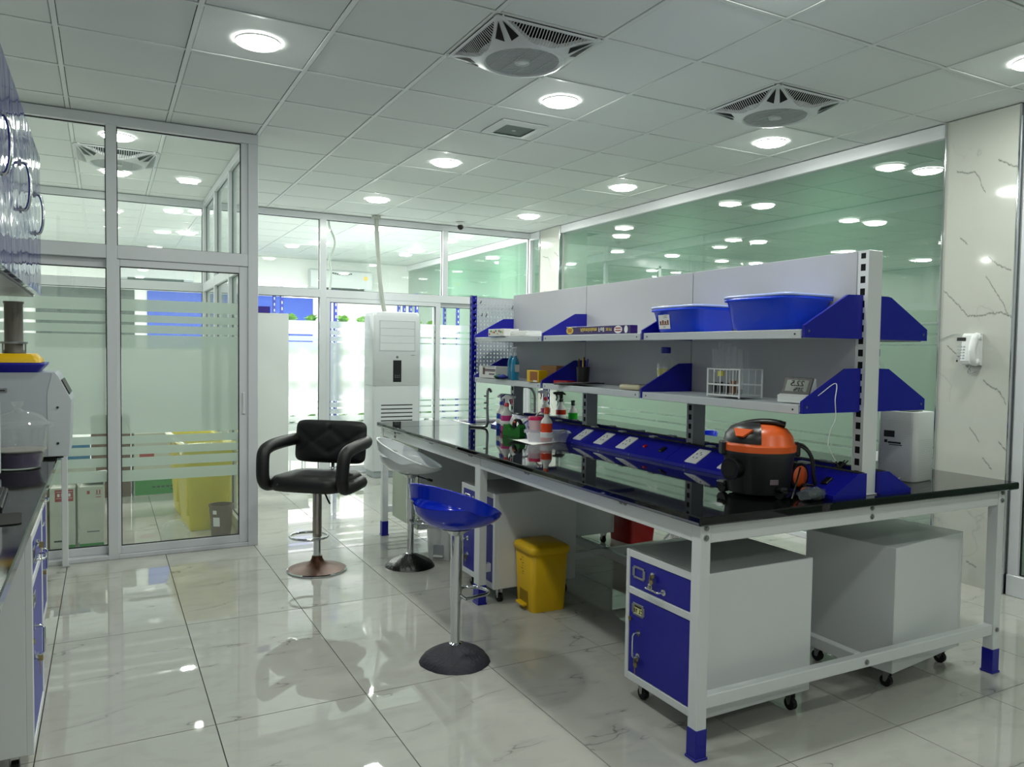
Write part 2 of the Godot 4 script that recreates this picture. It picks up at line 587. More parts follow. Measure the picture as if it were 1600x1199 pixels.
func shell() -> void:
	var fl := setting("floor", "polished off-white marble tile floor with fine grey veins")
	var st := S()
	span(st, Vector3(-3.3, -0.12, -13.6), Vector3(12.6, -0.0095, 3.2), 0.0)
	put("screed", st, M.grout, fl)
	var tm := []
	for v in 2:
		st = S()
		var a := 0.2990
		var b := 0.6010
		var e := 0.0012
		var y := -0.009
		uvquad(st, Vector3(-a + e, 0, b - e), Vector3(a - e, 0, b - e), Vector3(a - e, 0, -b + e), Vector3(-a + e, 0, -b + e))
		var top := [Vector3(-a + e, 0, b - e), Vector3(a - e, 0, b - e), Vector3(a - e, 0, -b + e), Vector3(-a + e, 0, -b + e)]
		var low := [Vector3(-a, y, b), Vector3(a, y, b), Vector3(a, y, -b), Vector3(-a, y, -b)]
		for k in 4:
			quad(st, low[k], low[(k + 1) % 4], top[(k + 1) % 4], top[k])
		st.generate_normals()
		tm.append(st.commit())
	var rest := S()
	for i in range(-7, 21):
		for j in range(-6, 11):
			var c := Vector3(0.372 + 0.6 * i + 0.3, 0, -1.893 - 1.205 * j + 0.6025)
			if c.x < -3.3 or c.x > 12.5 or c.z < -13.5 or c.z > 3.2:
				continue
			if c.x < 7.0 and c.z < 0.3 and c.x > -3.2:
				var o := MeshInstance3D.new()
				o.mesh = tm[0]
				o.material_override = M["tile%d" % ((i * 7 + j * 5 + 100) % 3)]
				o.name = "tile"
				o.position = c
				if (i + j * 3) % 2 == 0:
					o.rotation.y = PI
				fl.add_child(o, true)
			else:
				uvquad(rest, c + Vector3(-0.299, 0, 0.601), c + Vector3(0.299, 0, 0.601), c + Vector3(0.299, 0, -0.601), c + Vector3(-0.299, 0, -0.601))
	put("distant_tiles", rest, M.tile1, fl).set_meta("kind", "stuff")

	var ce := setting("ceiling", "suspended ceiling of grey-white square boards in a metal grid")
	st = S()
	span(st, Vector3(-3.3, H + 0.02, -13.6), Vector3(12.6, H + 0.15, 3.2), 0.0)
	put("slab", st, M.void, ce)
	st = S()
	box(st, Vector3(0, H + 0.011, 0), Vector3(0.570, 0.012, 0.570), 0.003)
	st.generate_normals()
	var board := st.commit()
	var far := S()
	var skip := {Vector2i(3, 0): 1, Vector2i(6, 0): 1, Vector2i(0, 6): 1}
	for i in range(-6, 22):
		for j in range(-11, 18):
			if skip.has(Vector2i(i, j)):
				continue
			var c := cell(i + 0.5, j + 0.5)
			if c.x < -3.2 or c.x > 12.4 or c.z < -13.4 or c.z > 3.1:
				continue
			if (i >= -1 and i <= 11 and j >= -4 and j <= 9) or (i >= 1 and i <= 8 and j <= 15 and j > 9) or (i < -1 and i > -4 and j > 3 and j < 10):
				var o := MeshInstance3D.new()
				o.mesh = board
				o.material_override = M.ceiling_board
				o.name = "ceiling_board"
				o.position = Vector3(c.x, 0, c.z)
				ce.add_child(o, true)
			else:
				box(far, c + Vector3.UP * 0.011, Vector3(0.574, 0.012, 0.574), 0.0)
	put("distant_boards", far, M.ceiling_board, ce).set_meta("kind", "stuff")
	for i in range(-5, 22):
		st = S()
		box(st, Vector3(CX + 0.6 * i, H + 0.0065, -5.2), Vector3(0.024, 0.010, 16.6), 0.001)
		put("grid_bar", st, M.tbar, ce)
	for j in range(-10, 18):
		st = S()
		box(st, Vector3(4.6, H + 0.0068, CZ - 0.6 * j), Vector3(15.7, 0.010, 0.022), 0.001)
		put("grid_bar", st, M.tbar, ce)

	var w := [["wall_left", Vector3(-0.95, 0, -5.84), Vector3(-0.83, H, 3.1)], ["wall_side", Vector3(-3.35, 0, -13.5), Vector3(-3.2, H, -5.84)], ["wall_far", Vector3(-3.35, 0, -13.6), Vector3(12.6, H, -13.4)], ["wall_right", Vector3(12.45, 0, -13.5), Vector3(12.6, H, 3.1)], ["wall_back", Vector3(-0.95, 0, 3.0), Vector3(12.6, H, 3.15)], ["wall_front", Vector3(-3.3, 0, -5.96), Vector3(-0.83, H, -5.84)]]
	for k in w:
		var o := setting(k[0], "plain white painted wall")
		st = S()
		span(st, k[1], k[2], 0.0)
		put("plaster", st, M.wall_paint, o)

func bar(st: SurfaceTool, x0: float, y0: float, x1: float, y1: float, z0: float, z1: float) -> void:
	span(st, Vector3(x0, y0, z0), Vector3(x1, y1, z1), 0.003)

const BANDS := [[1.709, 1.79], [1.633, 1.684], [1.558, 1.614], [0.863, 1.545], [0.791, 0.846], [0.716, 0.772], [0.633, 0.695], [0.53, 0.608]]

func pane(o: Node, x0: float, y0: float, x1: float, y1: float, m := "pane", film := "", z := 0.0) -> void:
	var st := S()
	span(st, Vector3(x0, y0, z - 0.003), Vector3(x1, y1, z + 0.003), 0.0)
	put("pane", st, M[m], o)
	# black rubber line round the glass
	st = S()
	for q in [[x0, y0, x1, y0 + 0.006], [x0, y1 - 0.006, x1, y1], [x0, y0, x0 + 0.006, y1], [x1 - 0.006, y0, x1, y1]]:
		span(st, Vector3(q[0], q[1], z - 0.006), Vector3(q[2], q[3], z + 0.006), 0.0)
	put("gasket", st, M.gasket, o)
	if film:
		for b in BANDS:
			if b[1] > y0 and b[0] < y1:
				st = S()
				quad(st, Vector3(x0 + 0.007, b[0], z + 0.0045), Vector3(x1 - 0.007, b[0], z + 0.0045), Vector3(x1 - 0.007, b[1], z + 0.0045), Vector3(x0 + 0.007, b[1], z + 0.0045))
				put("frosted_band", st, M[film], o)

func member(o: Node, called: String, x0: float, y0: float, x1: float, y1: float, d := 0.09, z := 0.0) -> void:
	var st := S()
	bar(st, x0, y0, x1, y1, z - d * 0.5, z + d * 0.5)
	# a shallow groove line along the middle of the profile
	put(called, st, M.alu, o)

func sliding(called: String, label: String, at: Vector3, w: float, h: float, turn := 0.0, hand := 1) -> void:
	var o := setting(called, label, at)
	o.rotation.y = turn
	member(o, "stile", 0, 0.03, 0.045, h, 0.035)
	member(o, "stile", w - 0.06, 0.03, w, h, 0.035)
	member(o, "rail", 0.045, 0.03, w - 0.06, 0.085, 0.035)
	member(o, "rail", 0.045, h - 0.05, w - 0.06, h, 0.035)
	pane(o, 0.045, 0.085, w - 0.06, h - 0.05, "pane", "blur_film" if called != "door_1" else "film")
	var st := S()
	var hx := w - 0.03 if hand > 0 else 0.022
	box(st, Vector3(hx, 1.06, 0.024), Vector3(0.02, 0.16, 0.014), 0.004)
	box(st, Vector3(hx, 1.06, 0.032), Vector3(0.009, 0.11, 0.004), 0.001)
	put("handle", st, M.white_plastic, o)

func partitions() -> void:
	# glazed front of the side room
	var o := setting("window_1", "white aluminium glazed partition in front of the side room", Vector3(0, 0, -5.9))
	member(o, "post", 0.93, 0, 1.0, 2.95, 0.1)
	member(o, "post", 0.885, 2.15, 0.93, 2.95, 0.07)
	member(o, "mullion", 0.015, 0, 0.08, 2.95, 0.1)
	member(o, "post", -0.83, 0, -0.77, 2.95, 0.1)
	member(o, "top_rail", -0.83, 2.95, 1.0, H - 0.001, 0.1)
	member(o, "transom", -0.77, 2.06, 0.015, 2.15, 0.09)
	member(o, "transom", 0.08, 2.06, 0.93, 2.15, 0.09)
	member(o, "sill", -0.77, 0, 0.015, 0.03, 0.1)
	member(o, "sill", 0.08, 0, 0.93, 0.03, 0.1)
	member(o, "rail", -0.77, 0.03, 0.015, 0.085, 0.04, -0.03)
	member(o, "rail", -0.77, 2.0, 0.015, 2.06, 0.04, -0.03)
	pane(o, -0.77, 0.085, 0.015, 2.0, "pane", "film", -0.03)
	pane(o, -0.77, 2.15, 0.015, 2.95)
	pane(o, 0.08, 2.15, 0.885, 2.95)
	sliding("door_1", "sliding glass door of the side room with frosted bands", Vector3(0.05, 0, -5.885), 0.88, 2.06)
	# side of the side room
	o = setting("window_2", "glazed partition along the side of the side room", Vector3(0.965, 0, -5.95))
	o.rotation.y = PI / 2
	for x in [0.9, 1.86, 2.77]:
		member(o, "mullion", x, 0, x + 0.06, 2.95, 0.07)
	member(o, "top_rail", 0, 2.95, 2.83, H - 0.001, 0.07)
	member(o, "transom", 0, 2.06, 2.83, 2.15, 0.065)
	member(o, "sill", 0, 0, 2.83, 0.085, 0.065)
	var xs := [0.0, 0.9, 0.96, 1.86, 1.92, 2.77]
	for k in 3:
		pane(o, xs[k * 2], 2.15, xs[k * 2 + 1], 2.95)
		pane(o, xs[k * 2], 0.085, xs[k * 2 + 1], 2.06, "pane", "film")
	# partition across the back
	o = setting("window_3", "white aluminium glazed partition across the back of the laboratory", Vector3(0, 0, -8.82))
	for x in [-3.2, -1.6, 0.93, 2.18, 4.93]:
		member(o, "post", x, 0, x + 0.075, 2.95, 0.09)
	member(o, "mullion", 3.7, 2.15, 3.77, 2.95, 0.08)
	member(o, "top_rail", -3.2, 2.95, 5.0, H - 0.001, 0.09)
	member(o, "transom", -3.2, 2.06, 5.0, 2.15, 0.085)
	member(o, "sill", -3.2, 0, 2.2, 0.06, 0.09)
	member(o, "sill", 2.2, 0, 4.95, 0.025, 0.09)
	for q in [[-3.125, -1.6], [-1.525, 0.93], [1.005, 2.18], [2.255, 3.7], [3.77, 4.93]]:
		pane(o, q[0], 2.15, q[1], 2.95)
	pane(o, -3.125, 0.06, -1.6, 2.06)
	pane(o, -1.525, 0.06, 0.93, 2.06)
	pane(o, 1.005, 0.06, 2.18, 2.06, "pane", "blur_film")
	sliding("door_2", "sliding frosted glass door behind the floor-standing air conditioner", Vector3(2.255, 0, -8.80), 1.42, 2.06)
	sliding("door_3", "sliding frosted glass door beside the bench rack at the back", Vector3(3.60, 0, -8.845), 1.33, 2.06, 0.0, -1)
	# frameless green glass on the right and its white beam
	o = setting("window_4", "frameless green glass wall with frosted bands along the right side", Vector3(4.97, 0, -3.16))
	o.rotation.y = PI / 2
	for q in [[0.0, 2.35], [2.356, 4.84]]:
		pane_green(o, q[0], q[1])
	pane_green(o, 5.36, 5.66)
	pane_green(o, 5.67, 10.24)
	member(o, "channel", 0, 0, 10.24, 0.05, 0.03)
	o = setting("trim_1", "white boxed beam above the green glass wall", Vector3(4.93, 0, 0))
	var st := S()
	span(st, Vector3(0.0, 2.925, -13.4), Vector3(0.14, H - 0.001, -3.16), 0.003)
	put("beam", st, M.white_paint, o)
	# marble pilasters
	for k in [["wall_pilaster", -3.16, -2.70], ["wall_pilaster_far", -8.50, -8.02]]:
		o = setting(k[0], "pilaster clad in white marble with grey veins", Vector3(4.92, 0, k[1]))
		st = S()
		var d: float = k[2] - k[1]
		span(st, Vector3(0.001, 0, 0), Vector3(0.40, H - 0.001, d), 0.0)
		put("core", st, M.wall_paint, o)
		st = S()
		uvquad(st, Vector3(0, 0, 0), Vector3(0, 0, d), Vector3(0, H - 0.001, d), Vector3(0, H - 0.001, 0))
		put("cladding", st, M.marble, o)
		for z in [-0.008, d]:
			st = S()
			span(st, Vector3(-0.012, 0, z), Vector3(0.03, H - 0.001, z + 0.012), 0.003)
			put("edge_strip", st, M.chrome, o)
	# glazed screen right of the pilaster
	o = setting("window_5", "white framed glazing right of the marble pilaster", Vector3(4.97, 0, 2.9))
	o.rotation.y = PI / 2
	member(o, "stile", 5.52, 0, 5.58, 2.95, 0.06)
	member(o, "sill", 0, 0, 5.58, 0.13, 0.08)
	member(o, "top_rail", 0, 2.95, 5.58, H - 0.001, 0.08)
	member(o, "mullion", 2.7, 0.13, 2.76, 2.95, 0.06)
	pane(o, 2.76, 0.13, 5.52, 2.95, "green_pane", "green_film")
	pane(o, 0, 0.13, 2.7, 2.95, "green_pane", "green_film")
	# second glass wall across the corridor
	o = setting("window_6", "second glass wall across the corridor under a white beam", Vector3(6.9, 0, 3.0))
	o.rotation.y = PI / 2
	for k in 5:
		var z0 := k * 3.28
		st = S()
		span(st, Vector3(z0, 0.05, -0.004), Vector3(z0 + 3.272, 2.9, 0.004), 0.0)
		put("pane", st, M.pane, o)
		for b in [[0.53, 1.79]]:
			st = S()
			quad(st, Vector3(z0, b[0], 0.006), Vector3(z0 + 3.272, b[0], 0.006), Vector3(z0 + 3.272, b[1], 0.006), Vector3(z0, b[1], 0.006))
			put("frosted_band", st, M.far_film, o)
	st = S()
	span(st, Vector3(0, 2.9, -0.05), Vector3(16.4, H - 0.001, 0.05), 0.003)
	put("beam", st, M.white_paint, o)
	o = setting("window_7", "dark framed glazed screen in the room past the corridor", Vector3(6.9, 0, -9.9))
	for k in 6:
		member(o, "mullion", k * 1.05, 0, k * 1.05 + 0.05, 2.9, 0.06)
		pane(o, k * 1.05 + 0.05, 0.1, k * 1.05 + 1.05, 2.85)
	member(o, "top_rail", 0, 2.85, 5.5, H - 0.001, 0.06)

func pane_green(o: Node, x0: float, x1: float) -> void:
	var st := S()
	span(st, Vector3(x0 + 0.002, 0.03, -0.005), Vector3(x1 - 0.002, 2.93, 0.005), 0.0)
	put("pane", st, M.green_pane, o)
	for b in BANDS:
		st = S()
		quad(st, Vector3(x0 + 0.002, b[0], -0.0065), Vector3(x1 - 0.002, b[0], -0.0065), Vector3(x1 - 0.002, b[1], -0.0065), Vector3(x0 + 0.002, b[1], -0.0065))
		put("frosted_band", st, M.green_film, o)

# ---------- light
const LAMPS := [
	[1.5, 1.5, "downlight nearest the side room door"], [4.5, 1.5, "downlight between the two ceiling fans"], [4.5, 4.5, "downlight behind the square ceiling vent"], [4.5, 7.5, "downlight in front of the air conditioner conduit"],
	[7.5, 4.5, "downlight over the far half of the bench"], [7.5, 7.5, "downlight by the far marble pilaster"], [7.5, 1.5, "downlight under the second ceiling fan"], [4.5, -1.5, "downlight cut by the top edge above the bench"], [7.5, -1.5, "downlight cut off at the upper right near the marble pilaster"],
	[1.5, -1.5, ""], [1.5, -4.5, ""], [4.5, -4.5, ""], [7.5, -4.5, ""], [1.5, -7.5, ""], [4.5, -7.5, ""], [7.5, -7.5, ""],
	[0.5, 5.4, "downlight in front of the side room fan"], [0.5, 7.6, "downlight behind the side room fan"], [-3.5, 6.5, "downlight at the far left of the side room"],
	[5.5, 10.5, "downlight just past the back partition, left one"], [7.5, 10.5, "downlight just past the back partition, right one"], [2.0, 10.5, "downlight over the white display board past the back partition"], [5.0, 13.5, "downlight in front of the far wall air conditioner"], [7.5, 13.5, "downlight in the far right corner of the plant room"], [2.0, 13.5, "downlight before the blue board on the far wall"], [-1.5, 10.5, "downlight just past the partition behind the side room"], [-1.5, 13.5, "downlight before the dark board on the far wall"],
	[10.4, 4.4, "brightest downlight in the corridor seen through the green glass"], [10.4, 8.5, "far corridor downlight beyond the green glass"], [10.4, 1.4, "near corridor downlight high in the green glass"], [10.4, -1.6, "corridor downlight right of the marble pilaster"],
	[13.5, 1.5, "downlight of the first row past the corridor glass, nearest us"], [13.5, 4.5, "downlight of the first row past the corridor glass, second from us"], [13.5, 7.5, "downlight of the first row past the corridor glass, third from us"], [13.5, 10.5, "downlight of the first row past the corridor glass, furthest from us"], [16.5, 1.5, "downlight of the second row past the corridor glass, nearest us"], [16.5, 4.5, "downlight of the second row past the corridor glass, second from us"], [16.5, 7.5, "downlight of the second row past the corridor glass, third from us"], [16.5, 10.5, "downlight of the second row past the corridor glass, furthest from us"], [19.5, 1.5, "downlight of the third row past the corridor glass, nearest us"], [19.5, 4.5, "downlight of the third row past the corridor glass, second from us"], [19.5, 7.5, "downlight of the third row past the corridor glass, third from us"], [19.5, 10.5, "downlight of the third row past the corridor glass, furthest from us"],
]

func lighting() -> void:
	var rim := S()
	lathe(rim, [Vector2(0.1075, -0.003), Vector2(0.110, -0.005), Vector2(0.113, -0.004), Vector2(0.114, 0.004)], 32)
	var dif := S()
	lathe(dif, [Vector2(0.0, -0.020), Vector2(0.05, -0.0195), Vector2(0.085, -0.0165), Vector2(0.102, -0.010), Vector2(0.108, -0.002)], 32)
	var proto_rim: MeshInstance3D
	var proto_dif: MeshInstance3D
	for l in LAMPS:
		var p := cell(l[0], l[1])
		var lab: String = l[2]
		var grp := ""
		var e := 1.9
		if lab == "":
			lab = "round recessed LED downlight glowing beyond the glass walls"
			grp = "downlights beyond the glass"
			if p.z > -2.0 and p.x < 4.9:
				lab = "round recessed LED downlight behind the camera"
				grp = "downlights behind the camera"
		if p.z > -2.0 and p.x < 4.9:
			e = 0.9
		if p.z < -8.8 and p.x < 4.9:
			e = 9.0
		if p.x < 0.4 and p.z < -6.0 and p.z > -8.8:
			e = 0.55
		if p.x > 4.9:
			e = 0.8 if p.z < -5.0 else 0.4
		var o := thing("ceiling_light", lab, "ceiling light", p + Vector3.DOWN * 0.0025, 0, grp)
		if proto_rim == null:
			proto_rim = put("rim", rim, M.white_plastic, o)
			proto_dif = put("diffuser", dif, M.led, o)
		else:
			same("rim", proto_rim, o, Transform3D.IDENTITY)
			same("diffuser", proto_dif, o, Transform3D.IDENTITY)
		var a := AreaLight3D.new()
		a.name = "lamp"
		a.area_size = Vector2(0.15, 0.15)
		a.area_normalize_energy = true
		a.light_energy = e
		a.light_color = Color(0.98, 1.0, 0.965)
		a.area_range = 14.0
		a.area_attenuation = 2.0
		a.shadow_enabled = true
		a.rotation.x = -PI / 2
		a.position = Vector3(0, -0.0215, 0)
		o.add_child(a)
		if grp == "" and p.x < 4.95:
			# the diffuser bulges below the boards and brushes them with light
			var halo := OmniLight3D.new()
			halo.name = "diffuser_light"
			halo.light_energy = 0.16 if p.z > -8.8 else 0.6
			halo.light_size = 0.01
			halo.light_color = a.light_color
			halo.omni_range = 14.0
			halo.omni_attenuation = 2.0
			halo.shadow_enabled = true
			halo.position = Vector3(0, -0.012, 0)
			o.add_child(halo)

# ---------- things on the ceiling
func ceiling_things() -> void:
	var fan := thing("ceiling_fan", "square white cassette ceiling fan at the top centre, nearest the camera", "ceiling fan", cell(3.5, 0.5), 0.0, "square cassette ceiling fans")
	var st := S()
	box(st, Vector3(0, 0.035, 0), Vector3(0.59, 0.02, 0.59), 0.002)
	for k in 4:
		var bs := Basis(Vector3.UP, k * PI / 2)
		box(st, bs * Vector3(0.293, 0.014, 0), Vector3(0.006, 0.03, 0.58), 0.0, bs)
	put("housing", st, M.void, fan)
	st = S()
	for k in 4:
		var bs := Basis(Vector3.UP, k * PI / 2)
		box(st, bs * Vector3(0.288, -0.006, 0), Vector3(0.016, 0.010, 0.598), 0.003, bs)
	put("frame", st, M.fan_white, fan)
	# the plate hangs down towards the ring in the middle
	var sag := func(p: Vector3) -> Vector3:
		var r := Vector2(p.x, p.z).length()
		var f := clampf((0.405 - r) / 0.19, 0.0, 1.0)
		return p + Vector3.DOWN * 0.062 * f * f * (1.6 - 0.6 * f)
	for k in 4:
		st = S()
		var bs := Basis(Vector3.UP, k * PI / 2)
		gid += 1
		# each arm: from an arc of the ring to the corner, thick, with two slots near its tip
		for i in 24:
			for j in 8:
				var q := []
				for d in [[0, 0], [1, 0], [1, 1], [0, 1]]:
					var u := -1.0 + 2.0 * float(i + d[0]) / 24
					var v := float(j + d[1]) / 8.0
					var a := PI / 4 + u * deg_to_rad(45.0)
					var inner := Vector2(cos(a), sin(a)) * 0.212
					var tip := Vector2(0.289, 0.289) + Vector2(-0.016, 0.016) * u
					var out := inner.lerp(tip, v)
					var pull := v * (1.0 - v) * u * absf(u) * 0.055
					out += Vector2(pull, -pull)
					q.append(sag.call(bs * Vector3(out.x, -0.008, -out.y)))
				quad(st, q[3], q[2], q[1], q[0], gid)
				quad(st, q[0] + Vector3.UP * 0.006, q[1] + Vector3.UP * 0.006, q[2] + Vector3.UP * 0.006, q[3] + Vector3.UP * 0.006, gid + 1)
				if i == 0:
					quad(st, q[0], q[3], q[3] + Vector3.UP * 0.02, q[0] + Vector3.UP * 0.02, gid + 2)
				if i == 23:
					quad(st, q[2], q[1], q[1] + Vector3.UP * 0.02, q[2] + Vector3.UP * 0.02, gid + 3)
		gid += 4
		var arm := put("arm", st, M.fan_white, fan)
		st = S()
		for m in [-1.0, 1.0]:
			var tr3 := [Vector2(0.172 + 0.012 * m, 0.172 - 0.012 * m), Vector2(0.262 + 0.007 * m, 0.262 - 0.007 * m), Vector2(0.186 + 0.042 * m, 0.186 - 0.042 * m)]
			var vv := []
			for t2 in tr3:
				vv.append(sag.call(bs * Vector3(t2.x, -0.0095, -t2.y)))
			tri(st, vv[0], vv[1], vv[2])
			tri(st, vv[0], vv[2], vv[1])
		put("vent_slot", st, M.dark_plastic, arm)
		st = S()
		for i in 33:
			var x := -0.262 + 0.524 * i / 32
			var edge := 0.286
			var inn := sqrt(maxf(0.0, 0.212 * 0.212 - x * x)) if absf(x) < 0.15 else 0.0
			inn = maxf(inn, 0.150 + 0.12 * pow(absf(x) / 0.262, 1.2)) if absf(x) >= 0.12 else inn
			inn = clampf(inn - 0.012, 0.15, 0.279)
			var pa := bs * Vector3(x, -0.006, edge)
			var pb: Vector3 = sag.call(bs * Vector3(x, -0.006, inn))
			var pm: Vector3 = sag.call(bs * Vector3(x, -0.006, (inn + edge) * 0.5))
			tube(st, [pa, pm, pb], 0.0026, 4)
		put("side_grille", st, M.fan_white, fan)
	var dy := -0.052
	st = S()
	lathe(st, [Vector2(0.186, dy + 0.004), Vector2(0.188, dy - 0.016), Vector2(0.196, dy - 0.023), Vector2(0.210, dy - 0.021), Vector2(0.222, dy - 0.008), Vector2(0.226, dy + 0.008), Vector2(0.222, dy + 0.02)], 56)
	put("ring", st, M.fan_white, fan)
	st = S()
	for i in range(-13, 14):
		var z := i * 0.0138
		var l := sqrt(maxf(0.0, 0.19 * 0.19 - z * z))
		box(st, Vector3(0, dy - 0.012, z), Vector3(l * 2, 0.004, 0.0052), 0.001)
	for x in [-0.12, -0.04, 0.04, 0.12]:
		var l2 := sqrt(0.188 * 0.188 - x * x)
		box(st, Vector3(x, dy - 0.015, 0), Vector3(0.003, 0.003, l2 * 2), 0.0)
	put("centre_grille", st, M.fan_white, fan)
	st = S()
	lathe(st, [Vector2(0, dy + 0.01), Vector2(0.188, dy + 0.01)], 40)
	put("fan_shade", st, M.dark_plastic, fan)
	st = S()
	lathe(st, [Vector2(0.0, dy - 0.024), Vector2(0.022, dy - 0.024), Vector2(0.024, dy - 0.021), Vector2(0.030, dy - 0.021), Vector2(0.032, dy - 0.025), Vector2(0.038, dy - 0.025), Vector2(0.041, dy - 0.015)], 28)
	put("medallion", st, M.fan_white, fan)
	dup(fan, cell(6.5, 0.5), 0.0, "square white cassette ceiling fan above the reagent rack, nearer the green glass")
	dup(fan, cell(0.5, 6.5), 0.0, "square white cassette ceiling fan inside the glazed side room")

	var v := thing("ceiling_vent", "small square white ceiling vent with a grey mesh between two downlights", "ceiling vent", Vector3(2.53, H, -4.76))
	st = S()
	for k in 4:
		var bs := Basis(Vector3.UP, k * PI / 2)
		prism(st, [Vector2(-0.175, 0.175), Vector2(-0.175, 0.168), Vector2(-0.12, 0.12)], 0, 0.001, Transform3D(bs * Basis(Vector3.RIGHT, PI / 2), Vector3(0, -0.004, 0)))
		quad(st, bs * Vector3(-0.175, -0.003, 0.175), bs * Vector3(-0.115, -0.014, 0.115), bs * Vector3(0.115, -0.014, 0.115), bs * Vector3(0.175, -0.003, 0.175))
		quad(st, bs * Vector3(-0.175, 0.001, 0.175), bs * Vector3(-0.175, -0.003, 0.175), bs * Vector3(0.175, -0.003, 0.175), bs * Vector3(0.175, 0.001, 0.175))
	put("frame", st, M.fan_white, v)
	st = S()
	for i in 15:
		for m in 2:
			var q := -0.112 + 0.016 * i
			box(st, Vector3(q, -0.0065 - m * 0.002, 0) if m == 0 else Vector3(0, -0.0085, q), Vector3(0.005, 0.002, 0.228) if m == 0 else Vector3(0.228, 0.002, 0.005), 0.0)
	put("mesh", st, M.steel, v)
	st = S()
	lathe(st, [Vector2(0, -0.013), Vector2(0.016, -0.012), Vector2(0.018, -0.008)], 16)
	put("knob", st, M.grey_paint, v)
	st = S()
	box(st, Vector3(0, -0.001, 0), Vector3(0.23, 0.002, 0.23), 0.0)
	put("back_plate", st, M.dark_plastic, v)
	dup(v, cell(9.6, 8.6), 0.0, "small square ceiling vent in the corridor seen through the green glass")

	var c := thing("security_camera", "small white ceiling camera with a black round eye near the back partition", "security camera", Vector3(3.80, H, -8.50))
	st = S()
	lathe(st, [Vector2(0, -0.034), Vector2(0.034, -0.034), Vector2(0.048, -0.02), Vector2(0.052, 0.0)], 24)
	put("base", st, M.white_plastic, c)
	st = S()
	var tb := Transform3D(Basis(Vector3.RIGHT, 0.9), Vector3(0, -0.055, 0.008))
	lathe(st, [Vector2(0, -0.036), Vector2(0.018, -0.032), Vector2(0.033, -0.016), Vector2(0.037, 0.0), Vector2(0.033, 0.016), Vector2(0.018, 0.032), Vector2(0, 0.036)], 20, tb)
	put("eye", st, M.black_plastic, c)

func span_rot(st: SurfaceTool, a: Vector3, b: Vector3, bs: Basis) -> void:
	box(st, bs * ((a + b) * 0.5), (b - a).abs(), 0.0, bs)

# ---------- the island bench; its own axes start at the near left leg
const BO := Vector3(1.862, 0, -2.046)
const BT := -0.0166

func bw(u: float, y: float, w: float) -> Vector3:
	return BO + Basis(Vector3.UP, BT) * Vector3(u, y, w)

func bolt(st: SurfaceTool, p: Vector3, n: Vector3, r := 0.011) -> void:
	rod(st, p, p + n * 0.004, r, 12)
	rod(st, p + n * 0.004, p + n * 0.008, r * 0.6, 6)

